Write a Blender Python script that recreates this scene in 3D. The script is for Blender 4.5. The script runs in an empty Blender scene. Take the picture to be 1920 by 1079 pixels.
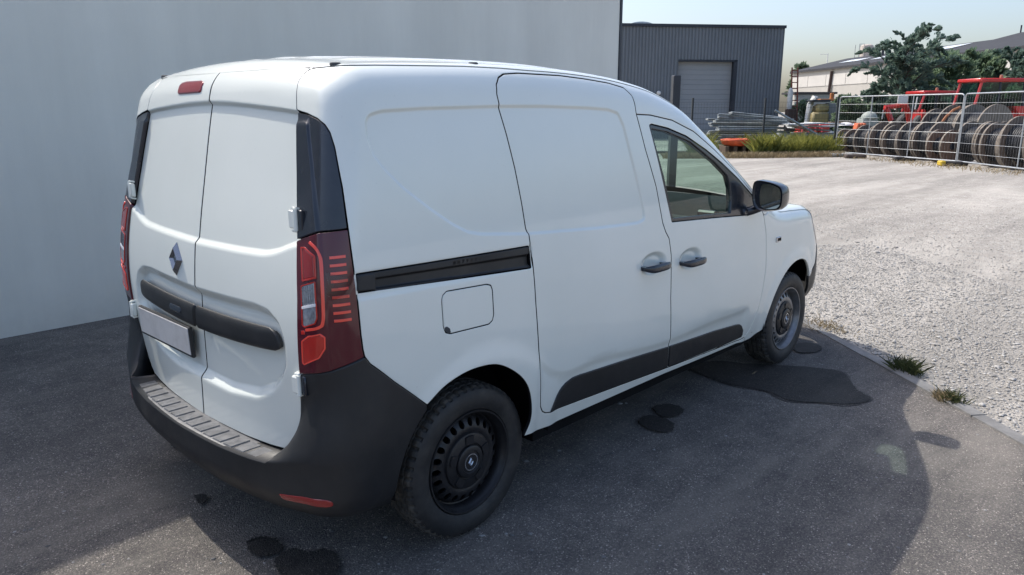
import bpy, bmesh, math, random
import numpy as np
from mathutils import Matrix, Vector
from mathutils.geometry import delaunay_2d_cdt
random.seed(7); rng = np.random.default_rng(11)
scn = bpy.context.scene
COL = scn.collection
PI = math.pi

# ------------------------------------------------------------------ camera, sky, sun, exposure
CAM = np.array([-1.81325, -2.75811, 1.61599]); YAW, PITCH = 0.759112, -0.231621
FOC = 1407.36                                   # focal length in pixels of a 1920 wide picture
cf = np.array([math.cos(PITCH)*math.cos(YAW), math.cos(PITCH)*math.sin(YAW), math.sin(PITCH)])
cr = np.cross(cf, [0, 0, 1]); cr /= np.linalg.norm(cr); cu = np.cross(cr, cf)
cam = bpy.data.cameras.new("camera"); camo = bpy.data.objects.new("camera", cam); COL.objects.link(camo)
cam.sensor_width = 36.0; cam.sensor_fit = 'HORIZONTAL'; cam.lens = FOC/1920*36
cam.clip_start = 0.05; cam.clip_end = 2000
camo.matrix_world = Matrix(((cr[0], cu[0], -cf[0], CAM[0]), (cr[1], cu[1], -cf[1], CAM[1]), (cr[2], cu[2], -cf[2], CAM[2]), (0, 0, 0, 1)))
scn.camera = camo

SUN_DIR = np.array([-0.10, 0.77, 1.0]); SUN_DIR /= np.linalg.norm(SUN_DIR)
SUN_EL = math.asin(SUN_DIR[2]); SUN_ROT = math.atan2(SUN_DIR[0], SUN_DIR[1])
world = bpy.data.worlds.new("World"); scn.world = world; world.use_nodes = True
wn = world.node_tree.nodes; wl = world.node_tree.links
sky = wn.new('ShaderNodeTexSky'); sky.sky_type = 'NISHITA'; sky.sun_disc = False
sky.sun_elevation = SUN_EL; sky.sun_rotation = SUN_ROT
sky.air_density = 1.0; sky.dust_density = 3.5; sky.ozone_density = 0.7; sky.altitude = 50
bg = wn['Background']; bg.inputs['Strength'].default_value = 0.145
tint = wn.new('ShaderNodeMix'); tint.data_type = 'RGBA'; tint.blend_type = 'MULTIPLY'; tint.inputs[0].default_value = 1.0; tint.inputs[7].default_value = (.965, .985, 1.035, 1)
wl.new(sky.outputs['Color'], tint.inputs[6]); wl.new(tint.outputs[2], bg.inputs['Color'])
sl = bpy.data.lights.new("sun", 'SUN'); sl.energy = 2.25; sl.angle = math.radians(0.53); sl.color = (1.0, 0.95, 0.87)
so = bpy.data.objects.new("sun", sl); COL.objects.link(so)
so.rotation_euler = Vector(SUN_DIR).to_track_quat('Z', 'Y').to_euler(); so.location = (-5, 20, 30)
scn.view_settings.view_transform = 'Standard'; scn.view_settings.look = 'None'
scn.view_settings.exposure = 0.75; scn.view_settings.gamma = 1.0; scn.view_settings.use_curve_mapping = False
scn.cycles.max_bounces = 10; scn.cycles.transparent_max_bounces = 24
scn.cycles.use_denoising = True

# ------------------------------------------------------------------ helpers
def ray(px, py):
    return cf + cr*(px-960)/FOC - cu*(py-539.5)/FOC
def ground(px, py, z=0.0):                      # point of the ground plane seen at a measured pixel
    d = ray(px, py); t = (z-CAM[2])/d[2]; return CAM + t*d
HF = np.array([math.cos(YAW), math.sin(YAW), 0.0]); HR = np.array([math.sin(YAW), -math.cos(YAW), 0.0])
def at(px, py, dist):                           # measured pixel -> point at a horizontal depth
    d = ray(px, py); return CAM + d*(dist/(d@HF))
def loc(X, Y, z=0.0):                           # metres to the right of / ahead of the standpoint
    return np.array([CAM[0], CAM[1], 0]) + HR*X + HF*Y + np.array([0, 0, z])

def tag(o, label=None, cat=None, group=None, kind=None):
    if label: o['label'] = label
    if cat: o['category'] = cat
    if group: o['group'] = group
    if kind: o['kind'] = kind
    return o
def empty(name, location=(0, 0, 0), rz=0.0, **k):
    o = bpy.data.objects.new(name, None); COL.objects.link(o); o.location = location; o.rotation_euler = (0, 0, rz)
    o.empty_display_size = 0.2
    return tag(o, **k)
def mesh_obj(name, V, F, mat, parent=None, normals=None, smooth=False, mats=None, fmat=None, **k):
    me = bpy.data.meshes.new(name)
    me.from_pydata([tuple(map(float, v)) for v in V], [], [tuple(map(int, f)) for f in F])
    for m in (mats or [mat]): me.materials.append(m)
    if fmat is not None: me.polygons.foreach_set('material_index', np.asarray(fmat, np.int32))
    if smooth or normals is not None: me.polygons.foreach_set('use_smooth', [True]*len(me.polygons))
    me.validate(clean_customdata=False)
    if normals is not None and len(normals) == len(me.vertices):
        me.normals_split_custom_set_from_vertices([tuple(map(float, n)) for n in normals])
    me.update()
    o = bpy.data.objects.new(name, me); COL.objects.link(o); o.parent = parent
    return tag(o, **k)
def copy_tree(o, parent=None):
    c = o.copy(); COL.objects.link(c); c.parent = parent if parent is not None else o.parent
    if parent is not None: c.matrix_parent_inverse = o.matrix_parent_inverse.copy()
    for ch in list(o.children): copy_tree(ch, c)
    return c

class MB:                                       # collects simple solids into one mesh
    def __init__(s): s.V = []; s.F = []; s.M = []
    def add(s, V, F, m=0):
        b = len(s.V); s.V.extend([tuple(map(float, v)) for v in V]); s.F.extend([tuple(i+b for i in f) for f in F]); s.M.extend([m]*len(F)); return s
    def box(s, c, size, rot=None, m=0):
        x, y, z = [q/2 for q in size]
        P = np.array([(-x,-y,-z),(x,-y,-z),(x,y,-z),(-x,y,-z),(-x,-y,z),(x,-y,z),(x,y,z),(-x,y,z)])
        if rot is not None: P = P@np.array(rot).T
        return s.add(P+np.array(c), [(0,3,2,1),(4,5,6,7),(0,1,5,4),(1,2,6,5),(2,3,7,6),(3,0,4,7)], m)
    def bbox(s, c, size, b=0.01, rot=None, m=0):   # box with chamfered vertical + horizontal edges
        x, y, z = [q/2 for q in size]; b = min(b, x*.49, y*.49, z*.49)
        P = []
        for zz, ins in ((-z, b), (-z+b, 0), (z-b, 0), (z, b)):
            for sx, sy in ((-1,-1),(1,-1),(1,1),(-1,1)):
                cx, cy = sx*(x-ins), sy*(y-ins)
                # two points per corner
                if sx*sy > 0: P += [(cx, cy-sy*b*(ins == 0), zz), (cx-sx*b*(ins == 0), cy, zz)]
                else: P += [(cx-sx*b*(ins == 0), cy, zz), (cx, cy-sy*b*(ins == 0), zz)]
        # make every ring counter-clockwise
        R = []
        for k in range(4):
            r = P[k*8:(k+1)*8]; r = sorted(r, key=lambda p: math.atan2(p[1]+1e-9*p[0], p[0])); R += r
        P = np.array(R)
        F = [tuple(range(7, -1, -1)), tuple(range(24, 32))]
        for k in range(3):
            for i in range(8):
                j = (i+1) % 8; F.append((k*8+i, k*8+j, k*8+8+j, k*8+8+i))
        if rot is not None: P = P@np.array(rot).T
        return s.add(P+np.array(c), F, m)
    def tube(s, pts, r, n=8, m=0, caps=True, r1=None):
        pts = [np.array(p, float) for p in pts]; L = len(pts); V = []
        for i, p in enumerate(pts):
            t = pts[min(i+1, L-1)]-pts[max(i-1, 0)]; t /= max(np.linalg.norm(t), 1e-9)
            a = np.array([0, 0, 1.]) if abs(t[2]) < .9 else np.array([1., 0, 0])
            u = np.cross(t, a); u /= np.linalg.norm(u); w = np.cross(t, u)
            rr = r if r1 is None else r+(r1-r)*i/max(L-1, 1)
            if hasattr(r, '__len__'): rr = r[i]
            for k in range(n):
                an = 2*PI*k/n; V.append(p+rr*(math.cos(an)*u+math.sin(an)*w))
        F = []
        for i in range(L-1):
            for k in range(n):
                j = (k+1) % n; F.append((i*n+k, i*n+j, i*n+n+j, i*n+n+k))
        if caps: F += [tuple(range(n-1, -1, -1)), tuple(range((L-1)*n, L*n))]
        return s.add(V, F, m)
    def lathe(s, prof, n=48, axis='y', c=(0, 0, 0), m=0, closed=False):   # prof: (radius, along)
        V = []; L = len(prof)
        for k in range(n):
            a = 2*PI*k/n
            for r, h in prof:
                p = {'y': (r*math.cos(a), h, r*math.sin(a)), 'z': (r*math.cos(a), r*math.sin(a), h), 'x': (h, r*math.cos(a), r*math.sin(a))}[axis]
                V.append(np.array(p)+np.array(c))
        F = []
        for k in range(n):
            j = (k+1) % n
            for i in range(L if closed else L-1):
                i2 = (i+1) % L
                F.append((k*L+i, k*L+i2, j*L+i2, j*L+i))
        return s.add(V, F, m)
    def prism(s, poly, axis, a, b, m=0):           # poly in the two other axes
        n = len(poly); V = []
        for h in (a, b):
            for p, q in poly:
                V.append({'x': (h, p, q), 'y': (p, h, q), 'z': (p, q, h)}[axis])
        F = [tuple(range(n-1, -1, -1)), tuple(range(n, 2*n))]+[(i, (i+1) % n, n+(i+1) % n, n+i) for i in range(n)]
        return s.add(V, F, m)
    def build(s, name, mat, parent=None, smooth=False, mats=None, fix=True, **k):
        o = mesh_obj(name, s.V, s.F, mat, parent, smooth=False, mats=mats, fmat=s.M if mats else None, **k)
        if fix:
            bm = bmesh.new(); bm.from_mesh(o.data); bmesh.ops.recalc_face_normals(bm, faces=bm.faces); bm.to_mesh(o.data); bm.free()
        if smooth:
            me = o.data; me.polygons.foreach_set('use_smooth', [True]*len(me.polygons))
            me.set_sharp_from_angle(angle=math.radians(38 if smooth is True else smooth))
        return o

# ------------------------------------------------------------------ materials
def new_mat(name):
    m = bpy.data.materials.new(name); m.use_nodes = True
    nt = m.node_tree; return m, nt, nt.nodes['Principled BSDF']
def N(nt, t, **kw):
    n = nt.nodes.new(t)
    for k, v in kw.items():
        if k.startswith('i_'): n.inputs[k[2:].replace('_', ' ')].default_value = v
        else: setattr(n, k, v)
    return n
def ramp(nt, fac, stops):
    r = nt.nodes.new('ShaderNodeValToRGB'); e = r.color_ramp.elements
    while len(e) < len(stops): e.new(0.5)
    for el, (p, c) in zip(e, stops):
        el.position = p; el.color = (*c, 1) if len(c) == 3 else c
    nt.links.new(fac, r.inputs['Fac']); return r.outputs['Color']
def noise(nt, vec, scale, detail=4, rough=.55, out='Fac'):
    n = N(nt, 'ShaderNodeTexNoise'); n.inputs['Scale'].default_value = scale; n.inputs['Detail'].default_value = detail; n.inputs['Roughness'].default_value = rough
    if vec is not None: nt.links.new(vec, n.inputs['Vector'])
    return n.outputs[out]
def mix(nt, fac, a, b, mode='MIX'):
    m = N(nt, 'ShaderNodeMix', data_type='RGBA', blend_type=mode)
    for s, v in (('Factor', fac), ('A', a), ('B', b)):
        i = [x for x in m.inputs if x.name == s and x.type == ('VALUE' if s == 'Factor' else 'RGBA')][0]
        if hasattr(v, 'is_output'): nt.links.new(v, i)
        else: i.default_value = v if s == 'Factor' else ((*v, 1) if len(v) == 3 else v)
    return [x for x in m.outputs if x.type == 'RGBA'][0]
def mathn(nt, op, a, b=None, clamp=False):
    m = N(nt, 'ShaderNodeMath', operation=op, use_clamp=clamp)
    for i, v in enumerate((a, b)):
        if v is None: continue
        if hasattr(v, 'is_output'): nt.links.new(v, m.inputs[i])
        else: m.inputs[i].default_value = v
    return m.outputs[0]
def wpos(nt):
    return N(nt, 'ShaderNodeNewGeometry').outputs['Position']
def opos(nt):
    return N(nt, 'ShaderNodeTexCoord').outputs['Object']
def bump(nt, b, h, dist, strength=1.0):
    n = N(nt, 'ShaderNodeBump'); n.inputs['Distance'].default_value = dist; n.inputs['Strength'].default_value = strength
    nt.links.new(h, n.inputs['Height']); nt.links.new(n.outputs['Normal'], b.inputs['Normal'])
def simple(name, col, rough=.5, metal=0.0, var=.12, vscale=6.0, coat=0.0, spec=.5, bmp=0.0, bscale=200.0, dirt=None, dscale=2.0, damt=.5):
    m, nt, b = new_mat(name); p = opos(nt)
    v = noise(nt, p, vscale, 5)
    lo = tuple(c*(1-var) for c in col); hi = tuple(min(1, c*(1+var)) for c in col)
    c = ramp(nt, v, [(.3, lo), (.7, hi)])
    if dirt is not None:
        dn = noise(nt, p, dscale, 8, .65); f = ramp(nt, dn, [(.45, (0, 0, 0)), (.75, (damt,)*3)])
        c = mix(nt, f, c, dirt)
    nt.links.new(c, b.inputs['Base Color'])
    r = ramp(nt, noise(nt, p, vscale*2.3, 5), [(.3, (max(rough-.06, .02),)*3), (.7, (min(rough+.08, 1),)*3)])
    nt.links.new(r, b.inputs['Roughness'])
    b.inputs['Metallic'].default_value = metal; b.inputs['Specular IOR Level'].default_value = spec
    b.inputs['Coat Weight'].default_value = coat; b.inputs['Coat Roughness'].default_value = .03
    if bmp: bump(nt, b, noise(nt, p, bscale, 3), bmp)
    return m
def glass_mat(name, tint, refl=1.0):
    m = bpy.data.materials.new(name); m.use_nodes = True; nt = m.node_tree; nt.nodes.clear()
    o = N(nt, 'ShaderNodeOutputMaterial'); t = N(nt, 'ShaderNodeBsdfTransparent'); t.inputs['Color'].default_value = (*tint, 1)
    g = N(nt, 'ShaderNodeBsdfGlossy'); g.inputs['Roughness'].default_value = .01; g.inputs['Color'].default_value = (1, 1, 1, 1)
    ge = N(nt, 'ShaderNodeNewGeometry'); dp = N(nt, 'ShaderNodeVectorMath', operation='DOT_PRODUCT'); nt.links.new(ge.outputs['Normal'], dp.inputs[0]); nt.links.new(ge.outputs['Incoming'], dp.inputs[1])
    f5 = mathn(nt, 'POWER', mathn(nt, 'SUBTRACT', 1.0, mathn(nt, 'ABSOLUTE', dp.outputs['Value']), True), 5.0)
    k = mathn(nt, 'MULTIPLY', mathn(nt, 'ADD', mathn(nt, 'MULTIPLY', f5, .92), .042), refl, True)
    x = N(nt, 'ShaderNodeMixShader'); nt.links.new(k, x.inputs[0]); nt.links.new(t.outputs[0], x.inputs[1]); nt.links.new(g.outputs[0], x.inputs[2])
    nt.links.new(x.outputs[0], o.inputs['Surface']); return m

M = {}
# white van paint: clear coat, faint road dust
def paint_white():
    m, nt, b = new_mat('white_paint'); p = opos(nt)
    c = ramp(nt, noise(nt, p, 2.0, 5), [(.3, (.815, .845, .78)), (.7, (.865, .89, .825))])
    sep = N(nt, 'ShaderNodeSeparateXYZ'); nt.links.new(p, sep.inputs[0])
    low = mathn(nt, 'MULTIPLY', mathn(nt, 'SUBTRACT', .62, sep.outputs['Z'], True), 1.1, True)
    d = mathn(nt, 'MULTIPLY', low, noise(nt, p, 9, 6, .7), True)
    c = mix(nt, d, c, (.42, .39, .34))
    spk = ramp(nt, noise(nt, p, 160, 2), [(.70, (0, 0, 0)), (.76, (.22,)*3)])
    c = mix(nt, spk, c, (.45, .43, .40))
    nt.links.new(c, b.inputs['Base Color']); b.inputs['Roughness'].default_value = .27
    b.inputs['Coat Weight'].default_value = .85
    cr_ = ramp(nt, noise(nt, p, 5, 6, .7), [(.35, (.01,)*3), (.75, (.055,)*3)]); nt.links.new(cr_, b.inputs['Coat Roughness'])
    bump(nt, b, noise(nt, p, 3.2, 1), .006, .25)
    return m
M['white'] = paint_white()
M['white_in'] = simple('white_primer', (.55, .56, .56), .6)
M['plastic'] = simple('black_plastic', (.015, .016, .018), .46, var=.2, vscale=4, bmp=.0003, bscale=900, dirt=(.055, .052, .048), dscale=3.5, damt=.45)
M['step'] = simple('worn_step_plastic', (.15, .15, .152), .36, var=.35, vscale=30, bmp=.0006, bscale=300, dirt=(.22, .21, .20), dscale=16, damt=.7)
M['gloss_black'] = simple('gloss_black', (.016, .020, .030), .22, var=.1, coat=.4, dirt=(.05, .052, .06), dscale=3, damt=.4)
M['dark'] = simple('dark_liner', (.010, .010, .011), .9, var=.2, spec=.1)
M['rubber'] = simple('tyre_rubber', (.020, .020, .021), .58, var=.25, vscale=14, bmp=.0004, bscale=350, dirt=(.085, .076, .065), dscale=9, damt=.55)
M['tread'] = simple('tyre_tread', (.040, .038, .035), .85, var=.3, vscale=20, bmp=.0008, bscale=250, dirt=(.16, .14, .115), dscale=14, damt=.85)
M['rim_black'] = simple('black_steel', (.014, .014, .016), .42, var=.2, vscale=20)
M['rim_grey'] = simple('silver_steel', (.27, .27, .275), .36, metal=.65, var=.15, vscale=18, dirt=(.12, .11, .10), dscale=14, damt=.55)
M['silver'] = simple('silver_badge', (.55, .56, .58), .22, metal=.9, var=.1)
M['chrome_dark'] = simple('satin_chrome', (.30, .31, .33), .25, metal=.9, var=.12)
M['lens'] = simple('dark_red_lens', (.085, .005, .014), .10, var=.12, coat=.45)
M['lens_red'] = simple('red_lens', (.28, .008, .010), .12, var=.1, coat=1.0)
M['lens_bright'] = simple('bright_red_lens', (.95, .075, .045), .2, var=.08, coat=1.0)
M['lens_orange'] = simple('orange_red_lens', (.50, .018, .010), .14, var=.12, coat=1.0)
M['lens_clear'] = simple('clear_lens', (.33, .34, .37), .12, metal=.35, var=.35, vscale=60, coat=1.0)
M['lens_white'] = simple('white_lens_bar', (.75, .76, .78), .2, var=.05)
M['plate'] = simple('plate_white', (.62, .61, .60), .45, var=.06, dirt=(.36, .34, .32), dscale=14, damt=.45)
M['glass'] = glass_mat('window_glass', (.64, .77, .72), 1.0)
M['glass_dark'] = simple('headlamp_glass', (.30, .33, .36), .08, metal=.5, coat=1.0)
M['mirror'] = simple('mirror_glass', (.55, .62, .62), .03, metal=1.0, var=.02)
M['interior'] = simple('interior_plastic', (.014, .016, .018), .7, var=.2, spec=.15)
M['interior_l'] = simple('interior_grey', (.07, .074, .078), .7, var=.2, spec=.15)
M['cloth'] = simple('seat_cloth', (.05, .052, .058), .9, var=.25, vscale=20)
M['tape'] = glass_mat('clear_tape', (.80, .74, .76), .8)

# ------------------------------------------------------------------ ground
def asphalt_mat(name, k=1.0, wet=False):
    m, nt, b = new_mat(name); p = wpos(nt)
    agg = N(nt, 'ShaderNodeTexVoronoi', feature='F1'); agg.inputs['Scale'].default_value = 210; nt.links.new(p, agg.inputs['Vector'])
    col = N(nt, 'ShaderNodeSeparateColor'); nt.links.new(agg.outputs['Color'], col.inputs[0])
    c = ramp(nt, col.outputs[0], [(0, (.034, .034, .036)), (.55, (.050, .0495, .049)), (.88, (.068, .067, .065)), (.96, (.088, .085, .082)), (1, (.17, .165, .158))])
    big = noise(nt, p, .55, 7, .62)
    c = mix(nt, 1.0, c, ramp(nt, big, [(.30, (.68, .68, .70)), (.50, (1.0, 1.0, 1.0)), (.70, (1.5, 1.46, 1.41))]), 'MULTIPLY')
    mid = noise(nt, p, 5.5, 6, .7)
    c = mix(nt, 1.0, c, ramp(nt, mid, [(.3, (.8, .8, .8)), (.7, (1.22, 1.2, 1.18))]), 'MULTIPLY')
    # dusty scuffs
    st = N(nt, 'ShaderNodeMapping'); st.inputs['Scale'].default_value = (.45, 2.2, 1); st.inputs['Rotation'].default_value = (0, 0, .6); nt.links.new(p, st.inputs['Vector'])
    sc = ramp(nt, noise(nt, st.outputs[0], 1.1, 8, .7), [(.50, (0, 0, 0)), (.74, (.62,)*3)])
    c = mix(nt, sc, c, (.112, .108, .10))
    c = mix(nt, 1.0, c, (k*1.06, k, k*.93), 'MULTIPLY')
    nt.links.new(c, b.inputs['Base Color'])
    b.inputs['Roughness'].default_value = .72 if wet else .9; b.inputs['Specular IOR Level'].default_value = .2
    h = mathn(nt, 'SUBTRACT', noise(nt, p, 60, 4, .7), agg.outputs['Distance'])
    bump(nt, b, h, .005, .8)
    return m
M['asphalt'] = asphalt_mat('asphalt', 2.45); M['wet'] = asphalt_mat('damp_asphalt', .72, True); M['damp'] = asphalt_mat('half_dry_asphalt', 1.45, True)
def area(p): x, y = p[:, 0], p[:, 1]; return .5*np.sum(x*np.roll(y, -1)-np.roll(x, -1)*y)

def gravel_mat():
    m, nt, b = new_mat('gravel'); p = wpos(nt)
    v = N(nt, 'ShaderNodeTexVoronoi', feature='F1'); v.inputs['Scale'].default_value = 55; nt.links.new(p, v.inputs['Vector'])
    s = N(nt, 'ShaderNodeSeparateColor'); nt.links.new(v.outputs['Color'], s.inputs[0])
    c = ramp(nt, s.outputs[0], [(0, (.24, .23, .213)), (.4, (.31, .298, .278)), (.8, (.385, .37, .346)), (1, (.50, .485, .455))])
    big = noise(nt, p, .22, 7, .6)
    dust = ramp(nt, big, [(.38, (0, 0, 0)), (.62, (.85,)*3)])
    c = mix(nt, dust, c, (.405, .388, .36))
    st = N(nt, 'ShaderNodeMapping'); st.inputs['Rotation'].default_value = (0, 0, -.45); st.inputs['Scale'].default_value = (.16, 1.3, 1); nt.links.new(p, st.inputs['Vector'])
    tr = ramp(nt, noise(nt, st.outputs[0], .6, 7, .65), [(.40, (.80, .79, .77)), (.62, (1.18, 1.16, 1.13))])
    c = mix(nt, 1.0, c, tr, 'MULTIPLY')
    c = mix(nt, 1.0, c, ramp(nt, noise(nt, p, 3.0, 8, .75), [(.3, (.82, .81, .79)), (.7, (1.14, 1.13, 1.12))]), 'MULTIPLY')
    nt.links.new(c, b.inputs['Base Color']); b.inputs['Roughness'].default_value = .95; b.inputs['Specular IOR Level'].default_value = .2
    h = mathn(nt, 'SUBTRACT', noise(nt, p, 14, 5, .7), v.outputs['Distance'])
    bump(nt, b, h, .016, .6)
    return m
M['gravel'] = gravel_mat()
S_ = 700
mesh_obj('gravel_ground', [(-S_, -S_, -.006), (S_, -S_, -.006), (S_, S_, -.006), (-S_, S_, -.006)], [(0, 1, 2, 3)], M['gravel'], kind='structure')
KA, KB = np.array([3.81, -.56]), np.array([2.42, -2.23]); kd = (KA-KB)/np.linalg.norm(KA-KB); kn = np.array([kd[1], -kd[0]])   # kn points to the gravel
K1, K2 = KA+kd*5.35, KB-kd*16
# asphalt with a slightly ragged edge under the kerb
mesh_obj('asphalt_yard', [(*K1, 0), (-45, K1[1], 0), (-45, K2[1], 0), (*K2, 0)], [(0, 1, 2, 3)], M['asphalt'], kind='structure')
M['kerb'] = simple('kerb_concrete', (.21, .205, .195), .9, var=.25, vscale=7, bmp=.004, bscale=60, dirt=(.11, .105, .10), dscale=5, damt=.6)
mk = MB(); L = np.linalg.norm(K1-K2); n = int(L/1.0)
for i in range(n):
    a = K2+kd*(i*L/n+.004); b_ = K2+kd*((i+1)*L/n-.004)
    w = .085+.006*math.sin(i*2.1)
    P = [np.array([*(q+kn*o), z]) for z, ins in ((-.03, 0), (.008+.003*math.sin(i*1.7), .006)) for q, o in ((a, ins-.005), (b_, ins-.005), (b_, w-ins), (a, w-ins))]
    ob = MB().add(P, [(0, 3, 2, 1), (4, 5, 6, 7), (0, 1, 5, 4), (1, 2, 6, 5), (2, 3, 7, 6), (3, 0, 4, 7)])
    if i == 0: kerb_root = empty('kerb_edging', (0, 0, 0)); kerb_root['kind'] = 'structure'
    o = ob.build('kerb_stone', M['kerb'], kerb_root); o['kind'] = 'structure'
# damp patches on the asphalt
def blob(name, px, label, wob=.012, z=.004, mat=None, group=None):
    c = [ground(*q)[:2] for q in px]; pts = []
    n = len(c)
    for i in range(n):
        p0, p1, p2, p3 = c[i-1], c[i], c[(i+1) % n], c[(i+2) % n]
        for t in np.linspace(0, 1, 13)[:-1]:
            q = .5*((2*p1)+(p2-p0)*t+(2*p0-5*p1+4*p2-p3)*t*t+(3*p1-p0-3*p2+p3)*t**3); pts.append(q+rng.normal(0, wob*.30, 2))
    # small lobes
    pts = np.array(pts); ph = np.linspace(0, 2*PI, len(pts), endpoint=False); cen = pts.mean(0)
    rad = 1+sum(.35*wob/(.1)*math.sin(1)*np.sin(k*ph+k*k)/k for k in (5, 9, 14, 21))*.25
    pts = cen+(pts-cen)*rad[:, None]
    blob.k = getattr(blob, 'k', -1)+1; z = z+.0012*blob.k; big_ = abs(area(pts)) > .045
    o = mesh_obj(name, [(x, y, z+.004) for x, y in pts], [tuple(range(len(pts)))], mat or M['wet'], label=label, cat='stain')
    nx = np.roll(pts, -1, 0)-np.roll(pts, 1, 0); nx /= np.maximum(np.linalg.norm(nx, axis=1), 1e-9)[:, None]; nx = np.stack([nx[:, 1], -nx[:, 0]], 1)
    if area(pts) < 0: nx = -nx
    hp = pts+nx*(.012+.008*np.sin(ph*7+1)+rng.normal(0, .0015, len(pts)))[:, None]
    if big_: mesh_obj('damp_edge', [(x, y, z) for x, y in hp], [tuple(range(len(hp)))], M['damp'], o)
    if group: o['group'] = group
    return o
blob('damp_patch', [(1290, 690), (1340, 679), (1400, 684), (1474, 688), (1522, 691), (1578, 700), (1596, 719), (1608, 734), (1632, 749), (1617, 757), (1581, 760), (1530, 757), (1481, 753), (1444, 738), (1414, 731), (1370, 722), (1325, 708)], 'large dark damp patch on the asphalt beside the front wheel')
blob('damp_patch', [(1488, 650), (1505, 645), (1528, 647), (1541, 655), (1530, 662), (1508, 664), (1490, 660)], 'small oval damp patch right beside the front tyre')
blob('damp_spot', [(1224, 767), (1245, 761), (1270, 764), (1282, 774), (1268, 784), (1240, 783)], 'dark wet spot below the sliding door, upper of two touching spots')
blob('damp_spot', [(1199, 790), (1218, 782), (1245, 788), (1264, 800), (1256, 813), (1228, 811), (1205, 802)], 'dark wet spot below the sliding door, lower of two touching spots')
blob('damp_spot', [(462, 1022), (490, 1012), (520, 1018), (528, 1035), (505, 1048), (475, 1046)], 'wet spot behind the rear bumper, nearer the bumper than its wider neighbour')
blob('damp_spot', [(516, 1056), (545, 1035), (580, 1040), (615, 1036), (637, 1055), (628, 1085), (560, 1092), (525, 1080)], 'widest wet spot at the bottom edge, in the shadow behind the van')
blob('damp_spot', [(366, 934), (384, 933), (389, 942), (379, 951), (369, 945)], 'tiny dark spot at the tip of the sunlit triangle of asphalt')
blob('damp_spot', [(318, 830), (345, 822), (370, 832), (360, 845), (330, 845)], 'faint dark spot in the shade under the rear bumper')

# ------------------------------------------------------------------ van body surface
def spl(xs, ys):
    xs = np.array(xs, float); ys = np.array(ys, float); n = len(xs); h = np.diff(xs)
    A = np.zeros((n, n)); b = np.zeros(n); A[0, 0] = A[-1, -1] = 1
    for i in range(1, n-1):
        A[i, i-1] = h[i-1]; A[i, i] = 2*(h[i-1]+h[i]); A[i, i+1] = h[i]
        b[i] = 6*((ys[i+1]-ys[i])/h[i]-(ys[i]-ys[i-1])/h[i-1])
    m = np.linalg.solve(A, b)
    # tabulate once, read back with interp (fast)
    X = np.linspace(xs[0], xs[-1], 3000); i = np.clip(np.searchsorted(xs, X)-1, 0, n-2)
    d = X-xs[i]; e = xs[i+1]-X; hh = h[i]
    Y = (m[i]*e**3+m[i+1]*d**3)/(6*hh)+(ys[i]/hh-m[i]*hh/6)*e+(ys[i+1]/hh-m[i+1]*hh/6)*d
    return lambda x: np.interp(x, X, Y)
WZ = spl([.10, .22, .32, .45, .60, .75, .90, 1.0, 1.08, 1.2, 1.4, 1.6, 1.75, 1.9], [.80, .825, .845, .866, .880, .886, .887, .885, .880, .868, .845, .815, .786, .75])
def Wd(x, z): return WZ(z)-.03*np.maximum(.35-x, 0)**2-.018*np.maximum(x-1.5, 0)**2
RC = spl([.15, .3, .45, .62, .78, .9, 1.0, 1.14, 1.38, 1.64, 1.70, 1.78, 1.9], [-.66, -.66, -.655, -.65, -.648, -.645, -.638, -.622, -.578, -.524, -.508, -.477, -.42])
CC = spl([.2, .5, .8, 1.2, 1.7, 1.9], [.12, .11, .05, .04, .04, .04])
T0 = spl([-.7, -.48, -.2, .2, .6, 1.0, 1.3, 1.5, 1.65, 1.9, 2.2, 2.42, 2.6, 2.9, 3.2, 3.4, 3.6, 3.8], [1.73, 1.783, 1.810, 1.822, 1.820, 1.792, 1.742, 1.680, 1.602, 1.453, 1.272, 1.14, 1.085, 1.06, 1.02, .97, .88, .74])
def Tp(x, y): return T0(x)-(.045+.02*np.clip((x-1.2)/.4, 0, 1)-.035*np.clip((x-2.3)/.4, 0, 1))*(y/.75)**2
FX = spl([.15, .3, .5, .7, .9, 1.0, 1.2], [3.60, 3.67, 3.69, 3.64, 3.54, 3.46, 3.36])
def rmax(a, b, r):
    A = np.maximum(a+r, 0); B = np.maximum(b+r, 0)
    return np.hypot(A, B)+np.minimum(np.maximum(a, b)+r, 0)-r
def fbody(P):
    x, y, z = P[:, 0], P[:, 1], P[:, 2]
    s = (np.abs(y)-Wd(x, z))*.98; b = (RC(z)+CC(z)*y*y-x)*.97; t = (z-Tp(x, y))*.9; q = (x-(FX(z)-.38*y*y))*.9
    return rmax(rmax(rmax(s, b, .095), q, .24), t, .08)
NR = .36; SC = -.30-NR*PI/2-.5; SF = 2.95+.5*PI/2+.5           # centre line of the rear, of the front
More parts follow.
